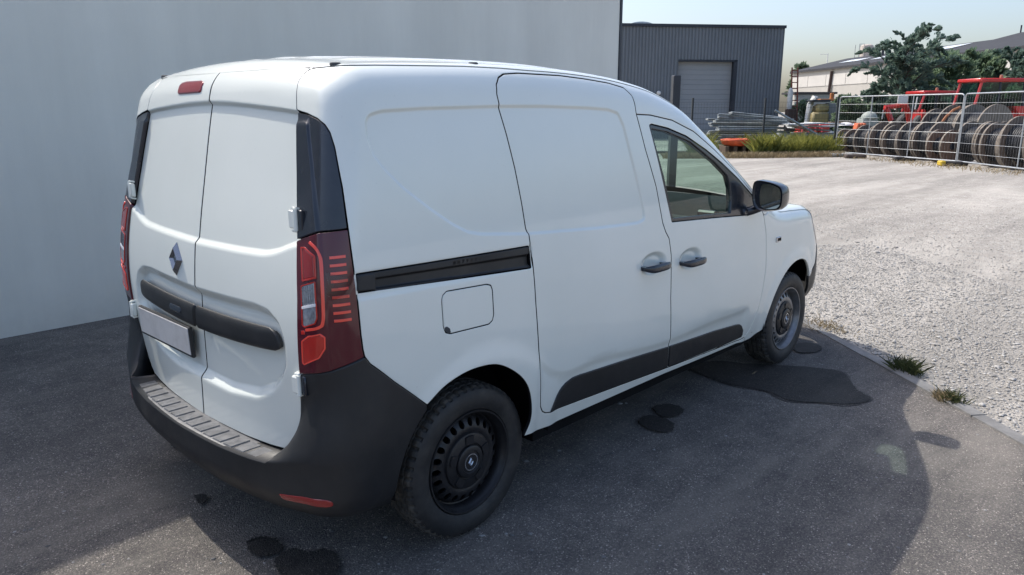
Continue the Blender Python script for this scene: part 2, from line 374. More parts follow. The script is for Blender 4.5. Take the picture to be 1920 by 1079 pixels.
def fan(s):                                                   # unrolled plan position -> ray origin, outward direction
    s = np.asarray(s, float); fl = s < SC; s = np.where(fl, 2*SC-s, s)
    o = np.zeros((len(s), 2)); d = np.zeros((len(s), 2))
    a = (s >= -.30) & (s <= 2.95); o[a] = np.stack([s[a], np.full(a.sum(), -.5)], 1); d[a] = (0, -1)
    c = (s < -.30) & (s >= -.30-NR*PI/2); th = (-.30-s[c])/NR; o[c] = (-.30, -.5); d[c] = np.stack([-np.sin(th), -np.cos(th)], 1)
    r = s < -.30-NR*PI/2; o[r] = np.stack([np.full(r.sum(), -.30), -.30-NR*PI/2-s[r]-.5], 1); d[r] = (-1, 0)
    g = (s > 2.95) & (s <= 2.95+.5*PI/2); th = (s[g]-2.95)/.5; o[g] = (2.95, -.5); d[g] = np.stack([np.sin(th), -np.cos(th)], 1)
    q = s > 2.95+.5*PI/2; o[q] = np.stack([np.full(q.sum(), 2.95), s[q]-2.95-.5*PI/2-.5], 1); d[q] = (1, 0)
    o[fl, 1] *= -1; d[fl, 1] *= -1
    return o, d
def root(s, z):
    o, d = fan(s); z = np.asarray(z, float); n = len(z); t = np.full(n, .36)
    def ev(t): return fbody(np.column_stack([o+t[:, None]*d, z]))
    t0 = np.full(n, .25); f0 = ev(t0); f1 = ev(t)
    for _ in range(9):
        sl = (f1-f0)/np.where(np.abs(t-t0) < 1e-9, 1e-9, t-t0); sl = np.clip(sl, .12, 1.0)
        tn = np.clip(t-f1/sl, .0, 1.2); t0, f0 = t, f1; t = tn; f1 = ev(t)
    return np.column_stack([o+t[:, None]*d, z])
def surf(s, z, D=None):
    s = np.asarray(s, float); z = np.asarray(z, float); e = .003
    P = root(s, z); Ps = root(s+e, z); Pz = root(s, z+e)
    n = np.cross(Ps-P, Pz-P); n /= np.maximum(np.linalg.norm(n, axis=1), 1e-12)[:, None]
    if D is not None:
        d0, ds, dz = D(s, z), D(s+e, z), D(s, z+e)
        ns = n                                     # base normals vary slowly
        P = P+n*d0[:, None]; Ps = Ps+ns*ds[:, None]; Pz = Pz+ns*dz[:, None]
        m = np.cross(Ps-P, Pz-P); l = np.linalg.norm(m, axis=1)[:, None]
        n = np.where(l > 1e-12, m/np.maximum(l, 1e-12), n)
    return P, n
# ---- 2D outline tools (material on the left of every ring)
def densify(p, step, closed=True):
    p = np.asarray(p, float); out = []; n = len(p)
    for i in range(n if closed else n-1):
        a, b = p[i], p[(i+1) % n]; k = max(1, int(math.ceil(np.linalg.norm(b-a)/step)))
        out += [a+(b-a)*j/k for j in range(k)]
    if not closed: out.append(p[-1])
    return np.array(out)
def chaikin(p, it=2, closed=True):
    p = np.asarray(p, float)
    for _ in range(it):
        if closed: q = np.roll(p, -1, 0); p = np.stack([.75*p+.25*q, .25*p+.75*q], 1).reshape(-1, 2)
        else:
            q = p[1:]; r = p[:-1]; m = np.stack([.75*r+.25*q, .25*r+.75*q], 1).reshape(-1, 2); p = np.vstack([p[:1], m, p[-1:]])
    return p
def crom(pts, k=6):                                            # smooth open curve through points
    c = [np.array(q, float) for q in pts]; c = [2*c[0]-c[1]]+c+[2*c[-1]-c[-2]]; out = []
    for i in range(1, len(c)-2):
        p0, p1, p2, p3 = c[i-1:i+3]
        for t in np.linspace(0, 1, k, endpoint=False):
            out.append(.5*((2*p1)+(p2-p0)*t+(2*p0-5*p1+4*p2-p3)*t*t+(3*p1-p0-3*p2+p3)*t**3))
    out.append(c[-2]); return [tuple(q) for q in out]
def area(p): x, y = p[:, 0], p[:, 1]; return .5*np.sum(x*np.roll(y, -1)-np.roll(x, -1)*y)
def inset(p, d):
    a = p-np.roll(p, 1, 0); b = np.roll(p, -1, 0)-p
    a /= np.maximum(np.linalg.norm(a, axis=1), 1e-9)[:, None]; b /= np.maximum(np.linalg.norm(b, axis=1), 1e-9)[:, None]
    na = np.stack([-a[:, 1], a[:, 0]], 1); nb = np.stack([-b[:, 1], b[:, 0]], 1); m = na+nb
    l = np.maximum((m*m).sum(1), .9)
    return p+m*(2*d/l)[:, None]
def inside(poly, q):
    x, y = q[:, 0], q[:, 1]; c = np.zeros(len(q), bool); a = poly; b = np.roll(poly, -1, 0)
    for (x1, y1), (x2, y2) in zip(a, b):
        if y1 == y2: continue
        c ^= ((y1 > y) != (y2 > y)) & (x < (x2-x1)*(y-y1)/(y2-y1)+x1)
    return c
def dist(poly, q, closed=True):
    a = np.asarray(poly, float); b = np.roll(a, -1, 0)
    if not closed: a, b = a[:-1], b[:-1]
    best = np.full(len(q), 1e9)
    for p0, p1 in zip(a, b):
        d = p1-p0; l = max(d@d, 1e-12); t = np.clip(((q-p0)@d)/l, 0, 1); e = q-p0-t[:, None]*d
        best = np.minimum(best, (e*e).sum(1))
    return np.sqrt(best)
def sstep(x): x = np.clip(x, 0, 1); return x*x*(3-2*x)
class Region:                                                 # signed distance field on a grid (negative inside), read bilinearly
    def __init__(s, poly, pad=.12, h=.006):
        poly = np.asarray(poly, float); s.p = poly; lo = poly.min(0)-pad; hi = poly.max(0)+pad; s.lo = lo; s.h = h
        nx, ny = int((hi[0]-lo[0])/h)+2, int((hi[1]-lo[1])/h)+2
        X, Y = np.meshgrid(lo[0]+h*np.arange(nx), lo[1]+h*np.arange(ny), indexing='ij'); q = np.column_stack([X.ravel(), Y.ravel()])
        d = dist(poly, q); d[inside(poly, q)] *= -1; s.g = d.reshape(nx, ny)
    def __call__(s, a, b):
        u = (a-s.lo[0])/s.h; v = (b-s.lo[1])/s.h; nx, ny = s.g.shape
        o = (u < 0) | (v < 0) | (u > nx-1.001) | (v > ny-1.001); u = np.clip(u, 0, nx-1.001); v = np.clip(v, 0, ny-1.001)
        i = u.astype(int); j = v.astype(int); fu = u-i; fv = v-j; g = s.g
        r = g[i, j]*(1-fu)*(1-fv)+g[i+1, j]*fu*(1-fv)+g[i, j+1]*(1-fu)*fv+g[i+1, j+1]*fu*fv
        return np.where(o, .12, r)
def cdt(rings, pts):
    V = []; E = []; 
    for r in rings:
        b = len(V); V += [tuple(q) for q in r]; E += [(b+i, b+(i+1) % len(r)) for i in range(len(r))]
    nr = len(V); V += [tuple(q) for q in pts]
    vo, eo, fo, ov, oe, of = delaunay_2d_cdt([Vector(v) for v in V], E, [], 0, 1e-7)
    vo = np.array([(v.x, v.y) for v in vo]); mp = {}
    for i, l in enumerate(ov):
        for k in l:
            if k < nr: mp[k] = i
    F = np.array([f for f in fo if len(f) == 3]); cen = vo[F].mean(1); c = np.zeros(len(F), bool)
    for r in rings: c ^= inside(np.asarray(r), cen)
    F = F[c]
    ar = (vo[F[:, 1], 0]-vo[F[:, 0], 0])*(vo[F[:, 2], 1]-vo[F[:, 0], 1])-(vo[F[:, 2], 0]-vo[F[:, 0], 0])*(vo[F[:, 1], 1]-vo[F[:, 0], 1])
    F[ar < 0] = F[ar < 0][:, ::-1]
    return vo, F, mp
def panel_geo(outer, holes=(), D=None, curves=(), gap=.0023, thick=.016, sp=.03, lip=.0022, off=(0, .005, .011, .018), round_=True):
    rings = []
    for k, r in enumerate([outer]+list(holes)):
        r = np.asarray(r, float)
        if (area(r) < 0) != (k > 0): r = r[::-1]
        r = densify(r, .016)
        if round_: r = chaikin(r, 1)
        rings.append(r)
    R1 = [inset(r, gap) for r in rings]; R0 = [inset(r, gap+lip) for r in rings]
    lo, hi = rings[0].min(0), rings[0].max(0)
    gx = np.arange(lo[0], hi[0], sp); gz = np.arange(lo[1], hi[1], sp*.9); X, Y = np.meshgrid(gx, gz); X = X+(np.arange(len(gz)) % 2)[:, None]*sp/2
    q = np.column_stack([X.ravel(), Y.ravel()])
    fc = []
    for c, cl in curves:
        c = densify(c, .011, cl)
        t = np.roll(c, -1, 0)-np.roll(c, 1, 0)
        if not cl: t[0] = c[1]-c[0]; t[-1] = c[-1]-c[-2]
        t /= np.maximum(np.linalg.norm(t, axis=1), 1e-9)[:, None]; nn = np.stack([-t[:, 1], t[:, 0]], 1)
        for o in off: fc += [c+nn*o] if o == 0 else [c+nn*o, c-nn*o]
    if fc:
        fq = np.vstack(fc); d = np.full(len(q), 1e9)
        for c, cl in curves: d = np.minimum(d, dist(c, q, cl))
        q = q[d > off[-1]+.006]; q = np.vstack([q, fq])
    ok = inside(rings[0], q)
    for r in rings[1:]: ok &= ~inside(r, q)
    q = q[ok]; d = np.full(len(q), 1e9)
    for r in R0: d = np.minimum(d, dist(r, q))
    q = q[d > .005]
    vo, F, mp = cdt(R0, q)
    P, n = surf(vo[:, 0], vo[:, 1], D)
    V = list(P); NN = list(n); F = [tuple(f) for f in F]; base = 0
    for k, r in enumerate(R1):
        m = len(r); P1, n1 = surf(r[:, 0], r[:, 1], D)
        i0 = [mp[base+i] for i in range(m)]; base += m
        lat = P1-P[i0]; lat /= np.maximum(np.linalg.norm(lat, axis=1), 1e-9)[:, None]
        b1 = len(V); V += list(P1-n1*.0012); nb = n1+lat*.9; NN += list(nb/np.linalg.norm(nb, axis=1)[:, None])
        b2 = len(V); V += list(P1-n1*thick); NN += list(lat)
        for i in range(m):
            j = (i+1) % m
            F.append((i0[i], b1+i, b1+j, i0[j])); F.append((b1+i, b2+i, b2+j, b1+j))
    fm = []
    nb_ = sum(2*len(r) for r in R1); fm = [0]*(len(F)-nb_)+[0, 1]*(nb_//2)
    return np.array(V), F, np.array(NN), fm
def put(name, geo, mat, parent, mirror=False, **k):
    V, F, n, fm = geo; dark_edge = k.pop('rubber', False); mm = dict(mats=[mat, M['dark']], fmat=fm) if dark_edge else {}  # rubber flag: edge walls coloured dark, painting the shade inside the gaps
    o = mesh_obj(name, V, F, mat, parent, normals=n, **mm, **k)
    if mirror:
        p2 = mirror if not isinstance(mirror, bool) else parent
        s = np.array([1, -1, 1]); kk = dict(k); 
        return o, mesh_obj(name, V*s, [tuple(f[::-1]) for f in F], mat, p2, normals=n*s, **mm, **kk)
    return o

# ------------------------------------------------------------------ van
van = empty('white_van', (0, 0, 0), label='white panel van with black bumper and black wheels parked on the asphalt', cat='van')
seamB = [(1.034, 1.600), (1.081, 1.446), (1.15, 1.275), (1.19, 1.107), (1.215, 1.06), (1.243, 1.027), (1.265, .942), (1.281, .729), (1.325, .471), (1.351, .342)]
sd_bot = [(.874, .366), (.432, .386), (.392, .396), (.369, .41), (.353, .437)]
sd_left = [(.343, .496), (.316, .701), (.295, .88), (.282, 1.029), (.273, 1.112), (.268, 1.164), (.260, 1.183), (.249, 1.278), (.228, 1.408), (.201, 1.536), (.178, 1.625), (.171, 1.675), (.178, 1.707), (.204, 1.733), (.242, 1.747), (.323, 1.753), (.571, 1.752), (.737, 1.743), (.886, 1.731), (.985, 1.714), (1.022, 1.68), (1.031, 1.64)]
sd_poly = seamB+sd_bot+sd_left
fd_top = [(1.144, 1.596), (1.322, 1.572), (1.508, 1.517), (1.711, 1.42), (1.945, 1.292), (2.135, 1.161), (2.197, 1.109), (2.252, 1.040), (2.301, .922), (2.336, .729), (2.331, .588), (2.308, .455), (2.255, .360), (2.205, .316), (2.150, .306), (1.715, .327)]
fd_poly = seamB[::-1]+fd_top                                   # clockwise order is fixed by panel_geo
open_poly = sd_bot+sd_left+seamB[:1]+fd_top+seamB[-1:]
winframe = [(1.128, 1.550), (1.145, 1.556), (1.279, 1.536), (1.438, 1.496), (1.619, 1.424), (1.775, 1.351), (1.945, 1.262), (2.110, 1.163), (2.140, 1.075), (2.027, 1.060), (1.68, 1.081), (1.271, 1.102), (1.261, 1.133), (1.203, 1.317)]
winglass = [(1.145, 1.535), (1.276, 1.519), (1.474, 1.468), (1.70, 1.362), (1.835, 1.283), (1.862, 1.222), (1.864, 1.149), (1.853, 1.090), (1.681, 1.102), (1.287, 1.120), (1.227, 1.315)]
recess = [(-.417, 1.588), (-.403, 1.605), (-.351, 1.616), (-.173, 1.625), (.177, 1.633), (.40, 1.634), (.682, 1.629), (.832, 1.622), (.900, 1.607), (.932, 1.553), (.97, 1.42), (1.022, 1.255), (1.045, 1.166), (1.043, 1.14), (.987, 1.129), (.701, 1.139), (.269, 1.165), (.028, 1.191), (-.035, 1.205), (-.102, 1.239), (-.188, 1.296), (-.29, 1.373), (-.363, 1.438), (-.403, 1.487), (-.419, 1.541)]
recess = chaikin(densify(recess, .03), 3)
hoodseam = [(-.724, 1.617), (-.736, 1.661), (-.750, 1.705), (-.742, 1.728), (-.715, 1.742), (-.680, 1.749)]
roofseam = [(-.68, 1.749), (-.533, 1.753), (-.355, 1.757), (-.182, 1.762), (.07, 1.769), (.254, 1.769)]
def zseam(x): return Tp(x, np.interp(x, [.9, 1.5], [.755, .80]))-.012
rs2 = [(x, float(zseam(x))) for x in np.linspace(.40, 2.38, 34)]
dp_top = [(-.721, 1.613), (-.646, 1.606), (-.593, 1.592), (-.562, 1.574), (-.545, 1.552), (-.531, 1.508), (-.513, 1.387), (-.503, 1.264)]
lamp_out = [(-.503, 1.264), (-.490, 1.085), (-.484, .934), (-.480, .881), (-.476, .857)]
lamp_bot = [(-.476, .857), (-.513, .846), (-.562, .827), (-.674, .790)]
bumpq = [(-.476, .857), (-.461, .829), (-.381, .744), (-.255, .628)]
archR = [(-.255, .628), (-.186, .672), (-.113, .697), (-.037, .707), (.053, .700), (.126, .671), (.206, .614), (.256, .551), (.284, .468), (.288, .397), (.262, .335)]
archR = crom(archR, 4)
door_r = [(-.724, 1.617), (-.693, 1.416), (-.673, 1.221), (-.666, 1.041), (-.674, .791), (-.688, .675), (-.704, .587), (-.727, .540), (-.765, .502), (-.805, .482)]
door_b = [(-.805, .482), (-.90, .473), (-1.039, .466), (SC, .461)]
fuel = [(-.178, .985), (-.172, 1.002), (-.154, 1.013), (.033, 1.007), (.053, 1.000), (.060, .983), (.065, .889), (.059, .868), (.040, .857), (-.143, .860), (-.165, .868), (-.174, .891)]
rail = [(-.488, 1.124), (.262, 1.116), (.268, 1.110), (.272, 1.036), (.266, 1.032), (-.491, 1.066)]
crease = [(.30, .650), (.339, .624), (.388, .584), (.65, .544), (.984, .52), (1.286, .497), (1.762, .506), (2.05, .499), (2.2, .50)]
crz = spl([c[0] for c in crease], [c[1] for c in crease])
RG = Region(recess)
handles = ((1.115, .915, .115), (1.445, .892, .115))
def D_side(s, z):
    d = -.0070*sstep(.5-RG(s, z)/.012)
    for cx in (0.02, 2.83):
        r = np.hypot(s-cx, z-.31); d = d+.009*(1-sstep((r-.40)/.085))
    u = (crz(s)-z); d = d-.009*sstep(u/.05+.5)*sstep((s-.30)/.06)*sstep((2.2-s)/.08)
    for hx, hz, hw in handles:
        q = np.hypot((s-hx)/hw, (z-hz-.012)/.058); d = d-.016*(1-sstep((q-.55)/.45))
    # shoulder groove round the slider rail
    r = np.where((s > -.5) & (s < .28), np.abs(z-1.088+.014*(s+.49)), 1.0); d = d-.004*(1-sstep((r-.03)/.022))
    return d
arc = lambda cx, r: [(cx+r*math.cos(a), .31+r*math.sin(a)) for a in np.linspace(.1, PI-.1, 60)]
crv = [(recess, True), (arc(.02, .44), False), (crease, False)]
hand_rings = [([(hx+hw*k*math.cos(a), hz+.012+.058*k*math.sin(a)) for a in np.linspace(0, 2*PI, 30, endpoint=False)], True) for hx, hz, hw in handles for k in (.45, .75, 1.0)]
rail_crv = [([(-.48, 1.136), (.27, 1.126)], False), ([(-.48, 1.054), (.27, 1.022)], False)]
# body side: quarter panel, cant rail, sill and pillar in one pressing
outer = dp_top[::-1][:-1]+hoodseam+roofseam[1:]+rs2+[(2.42, 1.10), (2.33, 1.05), (2.275, 1.035)]+fd_top[7::-1]+seamB[:1]+sd_left[::-1]+sd_bot[::-1]+seamB[-1:]+fd_top[:12:-1]+[(2.225, .285), (1.345, .312), (.446, .318), (.262, .335)]+archR[::-1][1:]+bumpq[::-1][1:]+lamp_out[::-1][1:-1]
BS = panel_geo(outer, [fuel, rail], D_side, crv+rail_crv, sp=.034)
put('body_side', BS, M['white'], van, mirror=True, rubber=True)  # dark edge walls stand for shade in the shut lines
SDG = panel_geo(sd_poly, [], D_side, crv+hand_rings[:3], sp=.034, gap=.0027, thick=.006)
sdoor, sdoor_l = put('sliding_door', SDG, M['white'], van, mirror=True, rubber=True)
FDG = panel_geo(fd_poly, [winframe], D_side, crv+hand_rings[3:], sp=.034, gap=.0027, thick=.006)
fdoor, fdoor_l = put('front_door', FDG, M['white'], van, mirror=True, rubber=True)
# rubber seals in the shut lines
def seal(poly, D, par, mir, w=.007, dep=.0045):
    p = np.asarray(poly, float); p = p if area(p) > 0 else p[::-1]; p = chaikin(densify(p, .016), 1)
    put('door_seal', panel_geo(inset(p, -w), [inset(p, w)], lambda s, z: D(s, z)-dep, sp=.5, gap=0, lip=.001, thick=.004, round_=False), M['dark'], par, mirror=mir)
seal(sd_poly, D_side, sdoor, sdoor_l); seal(fd_poly, D_side, fdoor, fdoor_l); seal(fuel, D_side, van, True, .005, .004)
# black window surround and glass
put('window_frame', panel_geo(winframe, [winglass], lambda s, z: -.003+0*s, sp=.03, thick=.03), M['gloss_black'], fdoor, mirror=fdoor_l)
put('side_window', panel_geo(winglass, [], lambda s, z: -.011+0*s, gap=-.004, thick=.002, sp=.06), M['glass'], van, mirror=True)
# lower cladding on the doors
cladS = [(.420, .392), (.440, .425), (.461, .457), (.485, .482), (.512, .499), (.553, .511), (.60, .512), (.656, .508), (.99, .491), (1.318, .470), (1.345, .349), (.874, .372), (.434, .392)]
cladF = [(1.328, .470), (1.781, .450), (2.05, .428), (2.10, .420), (2.130, .405), (2.158, .372), (2.163, .340), (2.15, .326), (1.832, .334), (1.353, .349)]
Dc = lambda s, z: D_side(s, z)+.007
put('cladding', panel_geo(cladS, [], Dc, sp=.03, lip=.005, gap=.001), M['plastic'], sdoor, mirror=sdoor_l)
put('cladding', panel_geo(cladF, [], Dc, sp=.03, lip=.005, gap=.001), M['plastic'], fdoor, mirror=fdoor_l)
# fuel flap with its finger notch, slider rail
flap = put('fuel_flap', panel_geo(fuel, [], D_side, sp=.03, gap=.0022), M['white'], van)
put('fuel_flap', panel_geo(fuel, [], D_side, sp=.03, gap=.0022), M['white'], van).data.transform(Matrix.Scale(-1, 4, (0, 1, 0)))
notch = [(-.170, .888), (-.160, .890), (-.146, .880), (-.142, .864), (-.150, .862), (-.164, .870)]
put('notch', panel_geo(notch, [], lambda s, z: D_side(s, z)+.0012, sp=.02, gap=0, lip=.002, thick=.004), M['interior_l'], flap)
def D_rail(s, z):
    c = np.interp(s, [-.49, .27], [1.095, 1.074]); h = np.interp(s, [-.49, .27], [.029, .040]); q = (z-c)/h
    d = -.004-.014*sstep((.62-np.abs(q+.28))/.16)*sstep((s+.435)/.01)+.004*sstep((q-.55)/.12)
    return d
rl = panel_geo(rail, [], D_rail, [([(-.49, 1.095+.029*k), (.27, 1.074+.040*k)], False) for k in (-.75, -.1, .3)], sp=.02, off=(0, .003), gap=.0025)
rr, rrl = put('slider_rail', rl, M['plastic'], van, mirror=True)
capq = [(-.485, 1.119), (-.440, 1.119), (-.432, 1.112), (-.434, 1.066), (-.487, 1.071)]
put('end_cap', panel_geo(capq, [], lambda s, z: .003+0*s, sp=.02, gap=0, lip=.004), M['plastic'], rr, mirror=rrl)
# door handles
for (hx, hz, hw), dr, drl in ((handles[0], sdoor, sdoor_l), (handles[1], fdoor, fdoor_l)):
    V = []; nU, nV = 26, 14
    for i in range(nU+1):
        u = -1+2*i/nU; s = hx+u*.108; k = max(0, 1-abs(u)**3.2)**.5
        zc = hz-.002-.018*(s-hx)/.1*.35+.004*math.sin(u*2); out = .020+.024*max(0, 1-u**4); hh = .004+.0155*k
        base = surf([s], [zc])[0][0]; 
        for j in range(nV):
            a = 2*PI*j/nV; V.append(base+np.array([0, -out-math.cos(a)*.011*k, math.sin(a)*hh]))
    F = [(i*nV+j, i*nV+(j+1) % nV, (i+1)*nV+(j+1) % nV, (i+1)*nV+j) for i in range(nU) for j in range(nV)]+[tuple(range(nV)), tuple(range(nU*nV, nU*nV+nV))]
    for sy, par in ((1, dr), (-1, drl)):
        mb = MB().add([v*np.array([1, sy, 1]) for v in V], F)
        for e in (-.085, .085):
            b0 = surf([hx+e], [hz])[0][0]; mb.box((b0[0], sy*(b0[1]-.006), hz-.003-.063*e*.3), (.03, .05, .018))
        mb.build('handle', M['gloss_black'], par, smooth=True)
# black corner panels and tail lamps
dp_poly = dp_top+[(-.582, 1.256), (-.673, 1.221)]+[(-.675, 1.24), (-.693, 1.416)]
def D_pil(s, z):   # inner ledge standing proud of the outer face
    line = np.interp(z, [1.25, 1.45, 1.58, 1.62], [-.585, -.612, -.640, -.67])
    return -.003+.007*sstep((line-s)/.014+.5)*sstep((1.590-z)/.02)
put('corner_panel', panel_geo(dp_poly, [], D_pil, [([(-.585, 1.25), (-.612, 1.45), (-.64, 1.58)], False)], sp=.02, off=(0, .004, .009)), M['gloss_black'], van, mirror=True)
lamp_poly = lamp_out+lamp_bot[1:]+[(-.666, 1.041), (-.673, 1.219), (-.582, 1.254)]
def D_lamp(s, z):
    line = np.interp(z, [.83, 1.24], [-.560, -.578])
    return .001+.005*sstep((line-s)/.012+.5)
lampg = panel_geo(lamp_poly, [], D_lamp, [([(-.560, .83), (-.578, 1.24)], False)], sp=.02, off=(0, .004, .008))
lamp, lamp_l = put('tail_light', lampg, M['lens'], van, mirror=True)
def onlamp(name, poly, mat, rise=.0025, lip=.003, rnd=True):
    put(name, panel_geo(poly, [], lambda s, z: D_lamp(s, z)+rise, sp=.012, gap=0, lip=lip, thick=.006, round_=rnd), mat, lamp, mirror=lamp_l)
def frame_of(poly, w):
    p = densify(np.array(poly), .008); p = p if area(p) > 0 else p[::-1]; return [tuple(q) for q in chaikin(p, 2)], [tuple(q) for q in inset(chaikin(p, 2), w)]
up = [(-.648, 1.203), (-.630, 1.205), (-.593, 1.183), (-.590, 1.116), (-.639, 1.098)]
a, b_ = frame_of(up, .0055); onlamp('brake_lens', b_, M['lens_red'], .0015)
put('lens_rim', panel_geo(a, [b_], lambda s, z: D_lamp(s, z)+.003, sp=.02, gap=0, lip=.0008, thick=.004), M['lens_orange'], lamp, mirror=lamp_l)
tube = crom([(-.612, 1.222), (-.592, 1.206), (-.580, 1.185), (-.576, 1.150), (-.574, 1.035), (-.576, .985), (-.588, .966), (-.628, .950)], 8)
tb = densify(tube, .01, False); tn = np.gradient(tb, axis=0); tn /= np.linalg.norm(tn, axis=1)[:, None]; nn = np.stack([-tn[:, 1], tn[:, 0]], 1)
onlamp('light_tube', list(tb+nn*.0042)+list((tb-nn*.0042)[::-1]), M['lens_bright'], .0035, .001, False)
cl = [(-.644, 1.085), (-.594, 1.107), (-.590, .995), (-.597, .976), (-.632, .957), (-.642, .962)]
a, b_ = frame_of(cl, .003); onlamp('reverse_lens', b_, M['lens_clear'], .0012)
put('lens_rim', panel_geo(a, [b_], lambda s, z: D_lamp(s, z)+.003, sp=.02, gap=0, lip=.0006, thick=.004), M['lens_orange'], lamp, mirror=lamp_l)
onlamp('lens_bar', [(-.640, 1.022), (-.593, 1.040), (-.593, 1.031), (-.640, 1.013)], M['lens_white'], .004, .001, False)
for k in range(6): onlamp('lens_rib', [(-.641+.0075*k, 1.080+.003*k), (-.638+.0075*k, 1.081+.003*k), (-.636+.0075*k, 1.028+.003*k), (-.639+.0075*k, 1.027+.003*k)], M['chrome_dark'], .0022, .0006, False)
onlamp('lens_dot', [(-.646, .944), (-.632, .947), (-.633, .935), (-.646, .932)], M['lens_orange'], .003, .001, False)
am = [(-.647, .911), (-.620, .934), (-.585, .948), (-.572, .938), (-.573, .900), (-.590, .868), (-.642, .832), (-.650, .838)]
a, b_ = frame_of(am, .004); onlamp('turn_lens', b_, M['lens_orange'], .002)
put('lens_rim', panel_geo(a, [b_], lambda s, z: D_lamp(s, z)+.0035, sp=.02, gap=0, lip=.0008, thick=.004), M['lens_bright'], lamp, mirror=lamp_l)
for k in range(9):
    t = k/8; sa = -.556+.006*t; sb = -.514+.007*t; za = 1.183-.192*t; zb = 1.187-.194*t
    onlamp('light_dash', [(sa, za), (sb, zb), (sb, zb-.0085), (sa, za-.0085)], M['lens_bright'], .003, .001, False)
put('tape_patch', panel_geo([(-.568, 1.138), (-.512, 1.118), (-.497, 1.124), (-.500, 1.085), (-.512, 1.060), (-.552, 1.052), (-.568, 1.075), (-.560, 1.105)], [[(-.548, 1.112), (-.511, 1.101), (-.512, 1.088), (-.524, 1.078), (-.545, 1.094)]], lambda s, z: D_lamp(s, z)+.006, sp=.02, gap=0, lip=.001, thick=.0004, round_=False), M['tape'], lamp)

# rear doors
ledge = [(-.700, 1.612), (-.917, 1.625), (-1.119, 1.638), (SC-.02, 1.647)]
ridge = crom([(-.660, 1.218), (-.724, 1.199), (-.795, 1.177), (-.850, 1.166), (-.896, 1.160), (-1.019, 1.154), (-1.181, 1.150), (SC-.02, 1.146)], 6)
lz = spl([c[0] for c in ledge[::-1]], [c[1] for c in ledge[::-1]]); rz = spl([c[0] for c in ridge[::-1][::4]], [c[1] for c in ridge[::-1][::4]])
prec = [(SC-.2, .950), (-1.09, .962), (-.930, .968), (-.845, .962), (-.782, .932), (-.757, .88), (-.757, .81), (-.790, .752), (-.850, .700), (-.959, .652), (-1.139, .628), (SC-.2, .632)]
prec = chaikin(densify(prec, .05), 3); RP = Region(prec)
def D_rear(s, z):
    s = np.where(s < SC, 2*SC-s, s)
    d = -.015*sstep((lz(s)-z)/.012+.5)*sstep((z-rz(s))/.026+.5)
    d = d-.026*sstep(.5-RP(s, z)/.040)
    return d
rd = [(SC+.0012, .461)]+door_b[::-1][1:]+door_r[::-1][1:]+hoodseam[1:]+[(-.83, 1.757), (-1.0, 1.764), (-1.2, 1.770), (SC+.0012, 1.772)]
rdg = panel_geo(rd, [], D_rear, [(ledge, False), (ridge, False), (prec, True)], sp=.03, off=(0, .005, .012, .020, .03), gap=.0030, thick=.006)
rdoor, rdoor_l = put('rear_door', rdg, M['white'], van, mirror=True, rubber=True)  # seam shade painted on the door edges in dark
seal(rd, D_rear, rdoor, rdoor_l, .0065, .005)
# trim band
def band_poly(y0, y1):
    top = lambda y: .903+.055*(y*y); bot = lambda y: .812+.085*y*y
    ys = np.linspace(y0, y1, 18)
    return [(SC-y, bot(y)) for y in ys], [(SC-y, top(y)) for y in ys[::-1]]
lo, hi = band_poly(-.012, -.555)
bp = [q for q in lo]+[(-.783, .850), (-.782, .868), (-.795, .893), (-.812, .908), (-.835, .917)]+[q for q in hi if q[0] < -.85]
def D_band(s, z):
    s = np.where(s < SC, 2*SC-s, s); y = SC-s; c = .8575+.070*y*y; h = .0455-.015*y*y; q = np.clip((z-c)/(h*1.12), -1, 1)
    return -.014+.022*np.sqrt(np.maximum(1-q**4*.97, 0))*np.sqrt(np.maximum(1-np.clip((np.abs(y)-.46)/.135, 0, 1)**2*.95, 0))
bg_ = panel_geo(bp, [], D_band, sp=.012, thick=.019, gap=0, lip=.003)
band, band_l = put('trim_band', bg_, M['plastic'], rdoor, mirror=rdoor_l)
# recessed button on the left half
bt = panel_geo([(2*SC+1.243, .872), (2*SC+1.150, .872), (2*SC+1.140, .858), (2*SC+1.150, .845), (2*SC+1.243, .845), (2*SC+1.253, .858)], [], lambda s, z: D_band(s, z)+.0025, sp=.012, gap=0, lip=.004, thick=.006)
put('latch_button', bt, M['gloss_black'], rdoor_l)
# number plate (blank, white) on a black carrier
mb = MB(); xs = -.668
ptilt = np.array([[math.cos(-.03), 0, math.sin(-.03)], [0, 1, 0], [-math.sin(-.03), 0, math.cos(-.03)]])
MB().bbox((-.6495, .296, .742), (.016, .498, .126), .004, ptilt).build('plate_carrier', M['plastic'], rdoor_l)
MB().bbox((-.6580, .297, .7445), (.004, .480, .108), .0015, ptilt).build('number_plate', M['plate'], rdoor_l)
# rhombus badge
def rhomb(mb, c, w, h, t, ax, up, nrm, ring=.36, dep=.012):
    c, ax, up, nrm = [np.array(q, float) for q in (c, ax, up, nrm)]
    o = [(-w, 0), (0, -h), (w, 0), (0, h)]; f = 1-ring
    V = []
    for k, d in ((1.0, 0), (1-ring*.5, dep), (f, dep*.35)):
        for x, y in o:
            V.append(c+ax*x*k+up*y*k*(1 if k == 1 else 1-(1-k)*.12)+nrm*d)
    F = []
    for r in range(2):
        for i in range(4):
            j = (i+1) % 4; F.append((r*4+i, r*4+j, r*4+4+j, r*4+4+i))
    F.append((8, 9, 10, 11)); F.append((3, 2, 1, 0)); mb.add(V, F); return mb
Pb, nb = surf([2*SC+1.527], [1.055], D_rear); Pb, nb = Pb[0]*[1, 1, 1], nb[0]
Pb = surf([SC-.158], [1.055], D_rear)[0][0]; nb = surf([SC-.158], [1.055], D_rear)[1][0]
